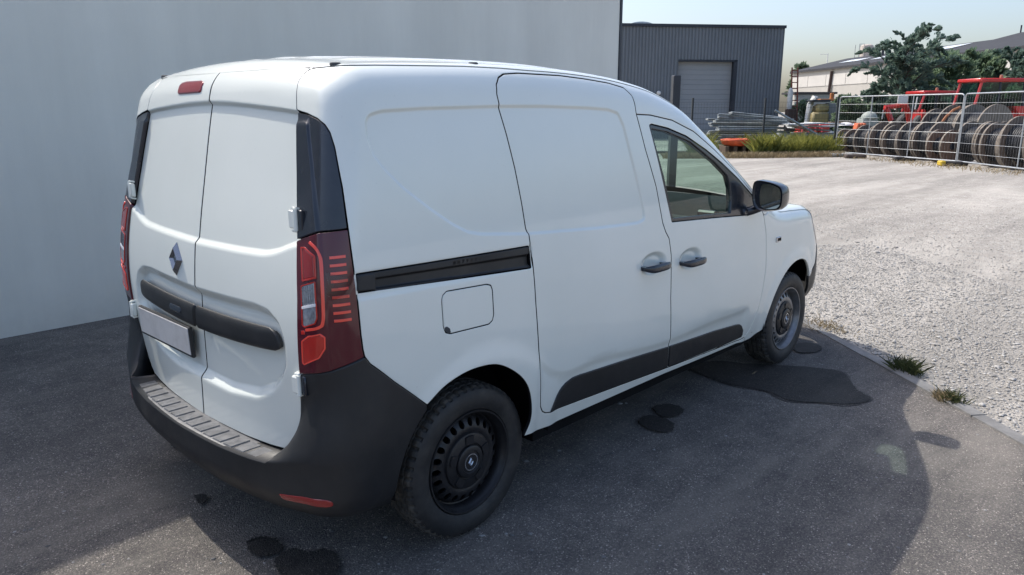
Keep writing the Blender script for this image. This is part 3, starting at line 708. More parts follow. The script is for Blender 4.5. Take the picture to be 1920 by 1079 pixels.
upv = np.array([0, 0, 1.])-nb*nb[2]; upv /= np.linalg.norm(upv); axv = np.cross(upv, nb)
rhomb(MB(), Pb, .052, .066, .01, axv, upv, nb, .62, .016).build('badge', M['chrome_dark'], rdoor_l)
# high brake light
hb = [(2*SC+1.655-.0, 1.680)]
blp = [(-1.648, 1.683), (-1.652, 1.712), (-1.638, 1.720), (-1.600, 1.724), (-1.465, 1.724), (-1.442, 1.718), (-1.440, 1.686), (-1.450, 1.681), (-1.635, 1.677)]
put('brake_light', panel_geo(blp, [], lambda s, z: .004+0*s, sp=.02, gap=0, lip=.006, thick=.012), M['lens_red'], rdoor_l)
# hinges: leaf on the door, knuckle, leaf on the pillar
for s0, z0 in ((-.668, 1.282), (-.668, .757)):
    P_, n_ = surf([s0], [z0]); P_, n_ = P_[0], n_[0]
    tz = np.array([0, 0, 1.]); tx = np.cross(tz, n_); tx /= np.linalg.norm(tx); Rm = np.column_stack([tx, n_, tz])
    for sy, par in ((1, rdoor), (-1, rdoor_l)):
        mb = MB(); Q = MB()
        Q.bbox((P_-tx*.016+n_*.010), (.034, .020, .058), .004, Rm)
        Q.tube([P_+n_*.014+tz*.034, P_+n_*.014-tz*.034], .0075, 12)
        Q.bbox((P_-tx*.010+n_*.006+tz*.036), (.024, .020, .008), .002, Rm); Q.bbox((P_-tx*.010+n_*.006-tz*.036), (.024, .020, .008), .002, Rm)
        mb.V = [(x, y*sy, z) for x, y, z in Q.V]; mb.F = Q.F; mb.M = Q.M
        mb.build('hinge', M['white'], par, smooth=True)
        Q = MB(); Q.bbox((P_+tx*.018+n_*.004), (.022, .014, .066), .004, Rm)
        Q.V = [(x, y*sy, z) for x, y, z in Q.V]; Q.build('hinge_mount', M['gloss_black'], par, smooth=True)

# rear bumper
Dlow = spl([SC, -1.0, -.85, -.72, -.6, -.5, -.4, -.3, -.2], [.112, .108, .100, .086, .064, .040, .020, .008, .004])
zpk = lambda s: np.interp(s, [SC, -.82, -.76, -.70, -.62, -.55, -.40, -.2], [.478, .478, .484, .496, .511, .522, .535, .54]); hfall = lambda s: np.interp(s, [SC, -.82, -.77, -.73, -.68, -.6, -.45, -.2], [.03, .03, .06, .10, .17, .26, .34, .36])
def D_bump(s, z):
    s = np.where(s < SC, 2*SC-s, s); a = zpk(s); L = np.maximum(Dlow(s), .004)
    g = np.where(z > a, 1-sstep(np.clip((z-a)/hfall(s), 0, 1))**.8, 1.0)
    d = .004+(L-.004)*g
    d = d-.055*sstep((.385-z)/.13)*np.clip(L/.06, 0, 1)-.012*sstep((.33-z)/.06)
    return d
ap = [(.02-.405*math.cos(a), .31+.405*math.sin(a)) for a in np.linspace(-.1, .83, 8)]
half = [(-.80, .285), (-.60, .300), (-.45, .292), ap[0]]+ap[1:]+bumpq[::-1]+lamp_bot[1:]+door_r[5:-1]+[(-.790, .474), (-.90, .468), (-1.039, .463)]
bpoly = [(SC, .270), (-1.1, .272)]+half+[(SC, .459)]
bpoly = bpoly+[(2*SC-s, z) for s, z in bpoly[1:-1][::-1]]
cz = [[(s, float(zpk(s))) for s in np.linspace(-1.9, -.25, 90)], ]
cz = [(s, float(zpk(s if s > SC else 2*SC-s))) for s in np.linspace(2*SC+.25, -.25, 150)]
bump_g = panel_geo(bpoly, [], D_bump, [(cz, False), ([(s, .33) for s in np.linspace(2*SC+.4, -.4, 60)], False)], sp=.028, thick=.115, gap=.001, lip=.004, off=(0, .006, .014, .024))
bumper = put('rear_bumper', bump_g, M['plastic'], van)
# load step: worn pads on the top of the bumper
ys = np.linspace(-.585, .585, 60)
so_ = surf(SC-ys, np.full(60, .457), D_bump)[0]; Vs = []; 
for y, p in zip(ys, so_):
    xi = RC(.47)+CC(.47)*y*y+.012
    for k, dz in ((0, -.004), (.12, .0045), (.5, .005), (1, .005)): Vs.append((p[0]+(xi-p[0])*k, p[1], .460+dz))
Fs = [(i*4+j, i*4+j+1, i*4+j+5, i*4+j+4) for i in range(59) for j in range(3)]
MB().add(Vs, Fs).build('step_pad', M['step'], bumper, smooth=True)
NP_ = 17
for i in range(NP_):
    y0 = -.570+1.14*i/NP_+.006; y1 = -.570+1.14*(i+1)/NP_-.006; V = []
    for zz, ins in ((.462, 0), (.4695, .004)):
        for y, k in ((y0+ins, .16), (y1-ins, .16), (y1-ins, .80), (y0+ins, .80)):
            p = np.array([np.interp(y, ys, so_[:, 0]), np.interp(y, ys, so_[:, 1]), 0]); xi = RC(.47)+CC(.47)*y*y+.012
            V.append((p[0]+(xi-p[0])*k+(.004 if zz > .465 else 0)*(1 if k < .5 else -1), p[1], zz))
    MB().add(V, [(0, 3, 2, 1), (4, 5, 6, 7), (0, 1, 5, 4), (1, 2, 6, 5), (2, 3, 7, 6), (3, 0, 4, 7)]).build('tread_pad', M['step'], bumper)
rf = [(-.735, .372), (-.655, .384), (-.585, .394), (-.572, .386), (-.572, .372), (-.585, .364), (-.660, .356), (-.715, .350), (-.730, .356)]
rg = panel_geo(rf, [], lambda s, z: D_bump(s, z)+.002, sp=.02, gap=0, lip=.003, thick=.008)
put('reflector', rg, M['lens_red'], bumper, mirror=True)

# fender, headlamp, front bumper, bonnet
fen = [(2.252, 1.040), (2.275, 1.035), (2.33, 1.05), (2.42, 1.10)]+[(x, float(zseam(np.array(x)))-.012) for x in (2.55, 2.75, 2.95, 3.05)]+[(3.07, .93), (3.16, .83), (3.30, .72), (3.262, .62)]+[(2.83+.385*math.cos(a), .31+.385*math.sin(a)) for a in np.linspace(.64, PI-.02, 28)]+[(2.30, .285), (2.225, .285)]+fd_top[7:14][::-1]
put('front_fender', panel_geo(fen, [], D_side, [(arc(2.83, .44), False)], sp=.034), M['white'], van, mirror=True)
hl = [(3.06, .985), (3.07, .93), (3.16, .84), (3.30, .76), (3.55, .74), (3.70, .78), (3.68, .83), (3.45, .89), (3.2, .95)]
put('headlight', panel_geo(hl, [], lambda s, z: .002+0*s, sp=.04), M['glass_dark'], van, mirror=True)
fb = [(3.300, .735), (3.300, .715), (3.262, .618)]+[(2.83+.386*math.cos(a), .31+.386*math.sin(a)) for a in np.linspace(.62, .06, 8)]+[(3.28, .270), (3.45, .25), (SF, .22)]
fbp = fb+[(2*SF-s, z) for s, z in fb[::-1]]
def root_front_safe(p): return [(min(s, 2*SF), z) for s, z in p]
fbh = fb+[(SF, .735), (3.56, .735)]
put('front_bumper', panel_geo(fbh, [], lambda s, z: .003-.075*sstep((.47-z)/.24), sp=.04, gap=0), M['plastic'], van, mirror=True)
grh = [(3.57, .74), (SF, .74), (SF, .88), (3.72, .84), (3.70, .78)]
put('grille', panel_geo(grh, [], lambda s, z: -.004+0*s, sp=.05, gap=0), M['gloss_black'], van, mirror=True)
def seam_xyz(lst):
    a = np.array(lst); return surf(a[:, 0], a[:, 1])[0]
sx = seam_xyz([tuple(q) for q in densify(roofseam, .03, False)]+[tuple(q) for q in densify([roofseam[-1]]+rs2, .03, False)][1:]+[(x, float(zseam(np.array(x)))-.012) for x in (2.55, 2.75, 2.95, 3.05, 3.2)])
yedge = lambda x: np.interp(x, sx[:, 0], -sx[:, 1])
def topsheet(x0, x1, nx, ny, tfun, name, mat, lift=0.0, rib=None, back=None):
    V = []; e = .002
    X, Tt = np.meshgrid(np.linspace(x0, x1, nx), np.linspace(-1, 1, ny), indexing='ij')
    if back is not None: X = x0+back*(1-Tt**2)*np.linspace(1, 0, nx)[:, None]+(x1-x0)*np.linspace(0, 1, nx)[:, None]
    Y = Tt*tfun(X)
    def zz(x, y):
        x = x.ravel(); y = y.ravel(); z0 = np.full(len(x), 1.0)*(Tp(x, y)-.2); z1 = Tp(x, y)-.0
        f0 = fbody(np.column_stack([x, y, z0])); f1 = fbody(np.column_stack([x, y, z1]))
        for _ in range(12):
            sl = np.clip((f1-f0)/np.where(abs(z1-z0) < 1e-9, 1e-9, z1-z0), .15, 1); zn = z1-f1/sl; z0, f0 = z1, f1; z1 = zn; f1 = fbody(np.column_stack([x, y, z1]))
        return z1+lift+(rib(x, y) if rib else 0)
    z = zz(X, Y); zx = zz(X+e, Y); zy = zz(X, Y+e)
    n = np.column_stack([-(zx-z)/e, -(zy-z)/e, np.ones_like(z)]); n /= np.linalg.norm(n, axis=1)[:, None]
    F = [(i*ny+j, (i+1)*ny+j, (i+1)*ny+j+1, i*ny+j+1) for i in range(nx-1) for j in range(ny-1)]
    return mesh_obj(name, np.column_stack([X.ravel(), Y.ravel(), z]), F, mat, van, normals=n)
def ribs(x, y):
    d = 0*x
    f = sstep((x+.36)/.10)*sstep((1.35-x)/.15)
    for c in (-.52, -.30, -.10, .10, .30, .52): d = d+.007*(1-sstep((np.abs(y-c)-.02)/.03))
    return d*f
topsheet(-.436, 1.50, 100, 90, lambda x: yedge(x)-.002, 'roof', M['white'], rib=ribs, back=-.035)
ws_half = lambda x: yedge(x)-.085
topsheet(1.52, 2.40, 40, 40, ws_half, 'windscreen', M['glass'], lift=.002)
for sgn in (1, -1):
    def strip(x0, x1, nx, a, b, name, mat, lift):
        X = np.linspace(x0, x1, nx); V = []; 
        for x in X:
            for k in np.linspace(0, 1, 6):
                y = (a(x)+(b(x)-a(x))*k); z = Tp(np.array([x]), np.array([y]))[0]
                zz0 = z
                for _ in range(12): zz0 -= fbody(np.array([[x, y, zz0]]))[0]/.8
                V.append((x, sgn*y, zz0+lift))
        F = [(i*6+j, i*6+6+j, i*6+7+j, i*6+1+j) for i in range(nx-1) for j in range(5)]
        return MB().add(V, F).build(name, mat, van, smooth=60)
    strip(1.48, 2.42, 36, ws_half, lambda x: yedge(x)-.001, 'front_pillar', M['white'], 0)
topsheet(-.475, -.36, 8, 60, lambda x: yedge(x)-.004, 'roof_flange', M['white'], lift=-.007)
for sgn in (1, -1): strip(2.50, 3.24, 40, lambda x: yedge(x)-.05, lambda x: yedge(x)+.010, 'bonnet_flange', M['white'], -.005)
for sgn in (1, -1): strip(-.425, 2.42, 140, lambda x: yedge(x)-.03, lambda x: yedge(x)+.007, 'roof_gutter', M['white'], -.0035)
topsheet(2.405, 2.50, 6, 30, lambda x: yedge(x)-.03, 'cowl', M['plastic'], lift=-.004)
topsheet(2.505, 3.30, 30, 40, lambda x: yedge(x)-.004, 'bonnet', M['white'])
topsheet(1.44, 1.53, 4, 30, lambda x: yedge(x)-.05, 'roof_edge', M['white'], lift=-.0005)
for px_, py_ in ((607, 122.5), (876, 124.5)):
    x = {607: -.40, 876: .16}[px_]; y = -(yedge(x)-.045)
    z = float(Tp(np.array(x), np.array(y)))
    for _ in range(10): z -= float(fbody(np.array([[x, y, z]]))[0])/.8
    for sg in (1, -1): MB().lathe([(0, .004), (.014, .004), (.018, .0015), (.019, -.01)], 20, 'z', (x, y*sg, z)).build('roof_plug', M['interior_l'], van, smooth=True)
# fender badge
Pm, nm = surf([2.475], [.870], D_side); Pm, nm = Pm[0], nm[0]
mk_ = MB(); mk_.bbox(Pm+nm*.003, (.062, .010, .030), .003); rb = mk_.build('side_marker', M['silver'], van)
MB().bbox(Pm+nm*.009+np.array([.003, 0, .001]), (.036, .004, .016), .001).build('marker_lens', M['dark'], rb)

# door mirror: shell and glass
def mirror_at(sg):
    pts = [(-.905, 1.232), (-.922, 1.252), (-.972, 1.251), (-1.045, 1.236), (-1.072, 1.212), (-1.076, 1.150), (-1.066, 1.110), (-1.030, 1.096), (-.968, 1.088), (-.924, 1.100), (-.905, 1.150)]
    c = np.array(pts).mean(0); ring = chaikin(pts, 2); V = []; n = len(ring)
    secs = [(2.030, .985), (2.022, 1.0), (2.035, 1.02), (2.075, 1.03), (2.115, .96), (2.145, .80), (2.162, .5), (2.167, .12)]
    secs = [(2.036, .90)]+secs
    for x, k in secs:
        for y, z in ring: V.append((x, sg*(c[0]+(y-c[0])*k), c[1]+(z-c[1])*k))
    F = [(i*n+j, i*n+(j+1) % n, (i+1)*n+(j+1) % n, (i+1)*n+j) for i in range(len(secs)-1) for j in range(n)]
    F += [tuple(range(n)), tuple(range((len(secs)-1)*n, len(secs)*n))]
    mb = MB().add(V, F)
    mb.tube([(2.10, sg*-.93, 1.105), (2.06, sg*-.895, 1.085), (2.04, sg*-.868, 1.075)], .024, 10)
    mb.bbox((2.05, sg*-.872, 1.078), (.13, .03, .035), .008)
    mir = mb.build('side_mirror', M['gloss_black'], van, smooth=True)
    gp = chaikin([(-.962, 1.240), (-1.040, 1.226), (-1.060, 1.200), (-1.064, 1.150), (-1.054, 1.115), (-1.025, 1.104), (-.962, 1.102), (-.945, 1.14), (-.945, 1.215)], 2)
    V = [(2.0335-.0+(y+1.0)*.10*0, sg*y, z) for y, z in gp]
    # slight turn towards the driver
    V = [(x-.004, y, z) for x, y, z in V]
    MB().add(V, [tuple(range(len(V)))]).build('mirror_glass', M['mirror'], mir)
for sg in (1, -1): mirror_at(sg)

# wheels
def tyre_geo():
    n = 300
    prof = [(.202, .066), (.210, .080), (.226, .088), (.246, .0915), (.262, .0905), (.276, .0865), (.287, .081), (.295, .0745), (.3005, .067), (.302, .058),
            (.3025, .052), (.295, .050), (.295, .044), (.3035, .042), (.304, .022), (.296, .020), (.296, .012), (.3042, .010), (.3042, -.010), (.296, -.012), (.296, -.020), (.304, -.022), (.3035, -.042),
            (.295, -.044), (.295, -.050), (.3025, -.052), (.302, -.058), (.3005, -.067), (.295, -.0745), (.276, -.0865), (.246, -.0915), (.210, -.080), (.202, -.066)]
    V = []; L = len(prof)
    for k in range(n):
        a = 2*PI*k/n; cut = (k % 6) in (0, 1)
        for i, (r, h) in enumerate(prof):
            if cut and (7 <= i <= 10 or 25 <= i <= 27): r -= .0075
            if cut and i in (13, 14, 17, 18): r -= .005
            V.append((r*math.cos(a), -h, r*math.sin(a)))
    F = [(k*L+i, k*L+i+1, ((k+1) % n)*L+i+1, ((k+1) % n)*L+i) for k in range(n) for i in range(L-1)]
    fm = [1 if 7 <= i <= 27 else 0 for k in range(n) for i in range(L-1)]
    return V, F, fm
tyV, tyF, tyM = tyre_geo()
def rim_mesh(name, mat):
    mb = MB()
    mb.lathe([(.203, -.070), (.2065, -.078), (.2045, -.0835), (.199, -.083), (.1955, -.076), (.192, -.066), (.187, -.060), (.1845, -.040), (.1835, -.030), (.176, -.027)], 96, 'y')
    mb.lathe([(.187, -.055), (.186, .06), (.202, .075)], 64, 'y')
    # disc with a ring of holes
    nh = 22; ri, ro = .108, .178; rm = .152
    outer = [(ro*math.cos(a), ro*math.sin(a)) for a in np.linspace(0, 2*PI, 132, endpoint=False)]
    inner = [(ri*math.cos(a), ri*math.sin(a)) for a in np.linspace(0, 2*PI, 66, endpoint=False)][::-1]
    rings = [outer, inner]
    for k in range(nh):
        a = 2*PI*k/nh; h = []
        for t in np.linspace(0, 2*PI, 14, endpoint=False):
            h.append((rm+.0155*math.cos(t), .0125*math.sin(t)))
        rings.append([(x*math.cos(a)-y*math.sin(a), x*math.sin(a)+y*math.cos(a)) for x, y in h][::-1])
    ext = [(r*math.cos(a), r*math.sin(a)) for r in (.120, .129, .174) for a in np.linspace(0.02, 2*PI+.02, 110, endpoint=False)]
    vo, F, mp = cdt(rings, ext); r = np.hypot(vo[:, 0], vo[:, 1])
    h = np.interp(r, [.105, .116, .124, .135, .168, .174, .180], [-.058, -.060, -.066, -.064, -.047, -.034, -.028])
    mb.add(np.column_stack([vo[:, 0], -h*-1, vo[:, 1]]), [tuple(f) for f in F])
    # hole lips
    base = 0
    for ringi, rg_ in enumerate(rings):
        m = len(rg_)
        if ringi >= 2:
            idx = [mp[base+i] for i in range(m)]; b0 = len(mb.V)
            P_ = [(vo[i, 0], h[i], vo[i, 1]) for i in idx]
            mb.add(P_+[(x, y+.008, z) for x, y, z in P_], [(i, (i+1) % m, m+(i+1) % m, m+i) for i in range(m)])
        base += m
    mb.lathe([(.110, -.058), (.06, -.050), (.0, -.05)], 48, 'y')
    return mb
def cap_mesh():
    mb = MB(); mb.lathe([(.112, -.050), (.114, -.060), (.110, -.068), (.100, -.0715), (.074, -.0745), (.071, -.070), (.066, -.069), (.064, -.079), (.060, -.0815), (.045, -.0825), (.043, -.080), (.036, -.081), (0, -.081)], 72, 'y')
    for k in range(5):
        a0 = 2*PI*k/5+.3; V = []
        for d in (-.0705, -.0775):
            for r, a in ((.076, -.28), (.104, -.20), (.106, 0), (.104, .20), (.076, .28)):
                V.append(((r-(.002 if d < -.075 else 0))*math.cos(a0+a), d, (r-(.002 if d < -.075 else 0))*math.sin(a0+a)))
        mb.add(V, [(0, 1, 2, 3, 4), (9, 8, 7, 6, 5)]+[(i, (i+1) % 5, 5+(i+1) % 5, 5+i) for i in range(5)])
    return mb
def make_wheel(px_, sg, rim_m, label=None, yaw=0.0):
    w = bpy.data.objects.new('wheel', None); COL.objects.link(w); w.parent = van
    w.location = (px_, sg*-.740, .304); w.rotation_euler = (0, 0, (0 if sg > 0 else PI)+yaw)
    if label: w['label'] = label
    o = mesh_obj('tyre', tyV, tyF, None, w, mats=[M['rubber'], M['tread']], fmat=tyM, smooth=True)
    bm = bmesh.new(); bm.from_mesh(o.data); bmesh.ops.recalc_face_normals(bm, faces=bm.faces); bm.to_mesh(o.data); bm.free(); o.data.polygons.foreach_set('use_smooth', [not t for t in tyM]); o.data.set_sharp_from_angle(angle=.42)
    rim_mesh('rim', rim_m).build('rim', rim_m, w, smooth=True)
    cp = cap_mesh().build('hub_cap', M['rim_black'], w, smooth=True)
    e = MB(); e.lathe([(.0335, -.0815), (.034, -.0835), (.030, -.0838), (.0295, -.0815)], 40, 'y')
    rhomb(e, (0, -.0812, 0), .0135, .018, .002, (1, 0, 0), (0, 0, 1), (0, -1, 0), .55, .004)
    e.build('hub_badge', M['silver'], w)
    dr = MB(); dr.lathe([(0, .02), (.17, .02), (.183, .03), (.183, .09), (0, .09)], 48, 'y'); dr.build('brake_drum', M['dark'], w, smooth=True)
    return w
make_wheel(0, 1, M['rim_black'], 'black rear wheel on a scuffed tyre')
make_wheel(2.812, 1, M['rim_grey'], 'front wheel with silver steel rim and black centre cover')
make_wheel(0, -1, M['rim_black']); make_wheel(2.812, -1, M['rim_grey'])
# arch liners, underbody, dark inner shell
for cx in (.02, 2.83):
    for sg in (1, -1):
        V = []; A = np.linspace(.42 if cx > 1 else -.02, PI+.02, 40)
        for a in A:
            for y, r in ((.845, .402), (.80, .412), (.56, .412), (.55, .10)):
                if cx > 1 and a < 1.25: y = min(y, .845-.10*(1.25-a))
                V.append((cx+r*math.cos(a), -sg*y, .31+r*math.sin(a)))
        F = [(i*4+j, i*4+4+j, i*4+5+j, i*4+1+j) for i in range(39) for j in range(3)]
        MB().add(V, F).build('arch_liner', M['dark'], van, smooth=True, fix=False)
mb = MB(); mb.box((1.4, 0, .265), (2.0, 1.56, .05)); mb.box((1.4, 0, .30), (4.0, 1.06, .06)); mb.box((-.50, 0, .33), (.30, 1.2, .05)); mb.tube([(-.3, -.74, .30), (-.3, .74, .30)], .03)
mb.tube([(.0, -.7, .304), (0, .7, .304)], .035, 10); mb.tube([(2.812, -.7, .304), (2.812, .7, .304)], .03, 10)
mb.build('underbody', M['dark'], van)
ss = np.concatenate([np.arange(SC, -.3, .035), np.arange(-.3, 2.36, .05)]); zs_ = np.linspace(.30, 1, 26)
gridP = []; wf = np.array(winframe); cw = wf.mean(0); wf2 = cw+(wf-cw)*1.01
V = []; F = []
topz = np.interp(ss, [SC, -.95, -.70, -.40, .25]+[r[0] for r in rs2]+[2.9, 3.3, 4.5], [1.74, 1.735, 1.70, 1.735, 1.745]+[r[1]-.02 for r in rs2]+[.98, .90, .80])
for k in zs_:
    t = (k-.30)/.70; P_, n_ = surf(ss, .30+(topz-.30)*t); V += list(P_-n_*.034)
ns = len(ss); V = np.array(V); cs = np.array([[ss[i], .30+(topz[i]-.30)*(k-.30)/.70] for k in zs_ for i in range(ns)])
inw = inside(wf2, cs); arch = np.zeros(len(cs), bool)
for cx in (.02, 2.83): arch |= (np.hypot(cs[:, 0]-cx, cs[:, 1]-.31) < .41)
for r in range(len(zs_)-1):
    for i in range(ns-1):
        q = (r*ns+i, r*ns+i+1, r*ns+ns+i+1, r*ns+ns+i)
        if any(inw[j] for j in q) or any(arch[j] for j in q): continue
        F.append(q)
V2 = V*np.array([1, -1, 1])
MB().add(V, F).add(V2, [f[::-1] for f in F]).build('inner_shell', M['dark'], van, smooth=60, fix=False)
topsheet(-.38, 1.45, 16, 14, lambda x: yedge(x)-.06, 'headliner', M['interior_l'], lift=-.045)
# cabin
mb = MB(); mb.prism([(1.93, .55), (1.90, .86), (1.95, 1.00), (2.03, 1.075), (2.14, 1.100), (2.33, 1.115), (2.36, 1.0), (2.36, .55)], 'y', -.76, .76)
dash = mb.build('dashboard', M['interior'], van, smooth=True)
MB().bbox((1.925, -.50, .985), (.05, .34, .10), .01).build('glove_box', M['interior_l'], dash)
MB().bbox((2.0, -.06, 1.03), (.06, .24, .13), .01).build('screen', M['gloss_black'], dash)
MB().bbox((2.0, -.66, 1.04), (.05, .12, .06), .01).build('air_vent', M['gloss_black'], dash)
mb = MB(); tilt = .42; cs_ = np.array([1.78, .38, 1.02])
ringp = [cs_+np.array([math.sin(a)*.19*math.sin(tilt), math.cos(a)*.19, math.sin(a)*.19*math.cos(tilt)]) for a in np.linspace(0, 2*PI, 33)]
mb.tube(ringp, .016, 8, caps=False); mb.tube([cs_+(ringp[0]-cs_)*.95, cs_, cs_+(ringp[16]-cs_)*.95], .014); mb.tube([cs_, cs_+(ringp[24]-cs_)*.95], .014)
mb.lathe([(0, -.03), (.06, -.03), (.06, .03), (0, .03)], 20, 'x', cs_); mb.tube([cs_, (2.0, .38, .95)], .035)
mb.build('steering_wheel', M['interior'], van, smooth=True)
for y in (-.38, .38):
    mb = MB(); mb.bbox((1.38, y, .62), (.50, .48, .16), .05); mb.bbox((1.14, y, .90), (.12, .46, .52), .05, [[.97, 0, -.22], [0, 1, 0], [.22, 0, .97]])
    mb.bbox((1.07, y, 1.24), (.09, .26, .17), .04); mb.tube([(1.09, y-.05, 1.12), (1.075, y-.05, 1.2)], .008); mb.tube([(1.09, y+.05, 1.12), (1.075, y+.05, 1.2)], .008)
    mb.build('seat', M['cloth'], van, smooth=True)
MB().box((.96, 0, 1.0), (.02, 1.56, 1.36)).build('bulkhead', M['interior_l'], van)
MB().box((2.86, 0, .70), (.56, 1.30, .44)).box((3.02, 0, .56), (.30, 1.0, .3)).build('engine_bay', M['dark'], van)
for sg in (1, -1):
    MB().box((1.30, sg*-.80, .68), (.26, .05, .74)).build('pillar_light_block', M['dark'], van)  # unseen dark box added to stop sun leaking through the door gaps
    MB().bbox((1.60, sg*-.40, 1.565), (.20, .42, .022), .008, [[.90, 0, .436], [0, 1, 0], [-.436, 0, .90]]).build('added_sun_visor', M['interior_l'], van, smooth=True)  # visor added to shrink the sun patch cast through the cab glass
MB().box((1.55, 0, .335), (1.5, 1.67, .02)).build('cabin_floor', M['dark'], van)
# ------------------------------------------------------------------ rendered wall building on the left
def render_mat():
    m, nt, b = new_mat('wall_render'); p = wpos(nt)
    c = ramp(nt, noise(nt, p, .7, 6, .6), [(.3, (.69, .70, .645)), (.7, (.75, .76, .705))])
    st = N(nt, 'ShaderNodeMapping'); st.inputs['Scale'].default_value = (1.6, 1, .22); nt.links.new(p, st.inputs['Vector'])
    c = mix(nt, 1.0, c, ramp(nt, noise(nt, st.outputs[0], 1.2, 7, .65), [(.3, (.93, .93, .93)), (.7, (1.05, 1.05, 1.05))]), 'MULTIPLY')
    sep = N(nt, 'ShaderNodeSeparateXYZ'); nt.links.new(p, sep.inputs[0])
    sp = mathn(nt, 'MULTIPLY', mathn(nt, 'SUBTRACT', .38, sep.outputs['Z'], True), noise(nt, p, 6, 6, .7), True)
    c = mix(nt, sp, c, (.24, .23, .22))
    nt.links.new(c, b.inputs['Base Color']); b.inputs['Roughness'].default_value = .93; b.inputs['Specular IOR Level'].default_value = .2
    bump(nt, b, noise(nt, p, 180, 4, .7), .0025, .8); return m
M['render'] = render_mat()
M['anthracite'] = simple('anthracite_metal', (.022, .028, .040), .45, var=.1)
wb = empty('white_building', (0, 3.54, 0), label='white rendered building wall running along behind the van', cat='building')
WX1 = 6.93; WH = 4.32
def rel(o, root): o.parent = root; o.matrix_parent_inverse = Matrix.Translation(root.location).inverted() if root.rotation_euler.z == 0 else root.matrix_basis.inverted(); return o
XS = 4.2; WL = 3.3  # unseen step: right end made lower to shorten its shadow on the gravel
rel(MB().prism([(-30, -.02), (WX1, -.02), (WX1, WL), (XS, WL), (XS, WH), (-30, WH)], 'y', 3.54, 15.5).build('wall', M['render']), wb)
rel(MB().box(((XS-30)/2, 9.52, WH+.028), (XS+30.1, 12.1, .05)).box(((XS+WX1)/2+.08, 9.52, WL+.028), (WX1-XS-.02, 12.1, .05)).build('roof_cap', M['anthracite']), wb)
rel(MB().box((WX1+.024, 3.54+.035, WL/2), (.044, .10, WL)).build('corner_trim', M['anthracite']), wb)
mb = MB(); mb.tube([(WX1+.07, 3.60, .05), (WX1+.07, 3.60, WL)], .03, 10); mb.box((WX1+.06, 3.62, 2.75), (.09, .05, .04)); rel(mb.build('downpipe', M['anthracite'], smooth=True), wb)

# ------------------------------------------------------------------ grey metal warehouse
def clad_mat(name, col):
    m, nt, b = new_mat(name); p = wpos(nt)
    c = ramp(nt, noise(nt, p, .5, 5), [(.3, tuple(q*.92 for q in col)), (.7, tuple(q*1.06 for q in col))]); nt.links.new(c, b.inputs['Base Color'])
    b.inputs['Roughness'].default_value = .75; b.inputs['Specular IOR Level'].default_value = .15; return m
M['clad'] = clad_mat('grey_cladding', (.175, .192, .208)); M['door_grey'] = clad_mat('grey_shutter', (.30, .31, .315)); M['dark_frame'] = simple('dark_steel', (.02, .025, .035), .5)
A_ = at(1100, 43.5, 45.2); B_ = at(1472.5, 48.5, 46.6); WHh = .5*(A_[2]+B_[2]); a2, b2 = A_[:2], B_[:2]
wd = (b2-a2)/np.linalg.norm(b2-a2); wnn = np.array([wd[1], -wd[0]])
if wnn@(CAM[:2]-a2) < 0: wnn = -wnn
wlen = np.linalg.norm(b2-a2)
def wp(u, v, z): q = a2+wd*u+wnn*v; return np.array([q[0], q[1], z])
def uz(px, py):                                 # pixel -> along-wall, height on the warehouse front
    d = ray(px, py); t = ((np.array([*a2, 0])-CAM)@np.array([*wnn, 0]))/(d@np.array([*wnn, 0])); P_ = CAM+d*t
    return (P_[:2]-a2)@wd, P_[2]
gw = empty('grey_warehouse', wp(wlen/2, -8, 0), label='grey corrugated metal warehouse with roller door behind the fence', cat='warehouse')
u0, zt = uz(1272, 112); u1, _ = uz(1383, 112); u0 += .0
def facade(ua, ub, za, zb, pitch=.195):
    V = []; F = []; n = int((ub-ua)/pitch); us = []
    for i in range(n+1):
        s = ua+(ub-ua)*i/n; p = (ub-ua)/n
        for k, v in ((0, 0), (.50, 0), (.60, -.05), (.90, -.05)):
            if s+k*p <= ub+1e-6: us.append((s+k*p, v))
    us.append((ub, 0))
    for s, v in us: V += [wp(s, v, za), wp(s, v, zb)]
    F = [(2*i, 2*i+2, 2*i+3, 2*i+1) for i in range(len(us)-1)]; return V, F
mb = MB(); mb.add(*facade(0, u0, 0, WHh-.12)); mb.add(*facade(u0, u1, zt, WHh-.12)); mb.add(*facade(u1, wlen, 0, WHh-.12))
rel(mb.build('corrugated_wall', M['clad'], fix=False), gw)
rel(MB().add([wp(wlen, 0, 0), wp(wlen, -22, 0), wp(wlen, -22, WHh-.1), wp(wlen, 0, WHh-.1), wp(0, 0, 0), wp(0, -22, 0), wp(0, -22, WHh-.1), wp(0, 0, WHh-.1)], [(0, 1, 2, 3), (5, 4, 7, 6), (1, 5, 6, 2), (3, 2, 6, 7)]).build('side_wall', M['clad']), gw)
ang = math.atan2(wd[1], wd[0]); RW = [[math.cos(ang), -math.sin(ang), 0], [math.sin(ang), math.cos(ang), 0], [0, 0, 1]]
rel(MB().box(wp(wlen/2, .02, WHh-.07), (wlen+.1, .14, .16), RW).build('roof_flashing', M['dark_frame']), gw)
nsl = 16
sh = bpy.data.objects.new('roller_door', None); COL.objects.link(sh); sh.location = wp((u0+u1)/2, -.3, 0); rel(sh, gw); sh.location = wp((u0+u1)/2, -.3, 0)
def relp(o, parent, world): 
    o.parent = parent; bpy.context.view_layer.update(); o.matrix_parent_inverse = parent.matrix_world.inverted(); return o
bpy.context.view_layer.update()
for i in range(nsl):
    za, zb = zt*i/nsl, zt*(i+1)/nsl
    relp(MB().bbox(wp((u0+u1)/2, -.33, (za+zb)/2), (u1-u0, .05, zb-za-.006), .004, RW).build('slat', M['door_grey']), sh, 1)
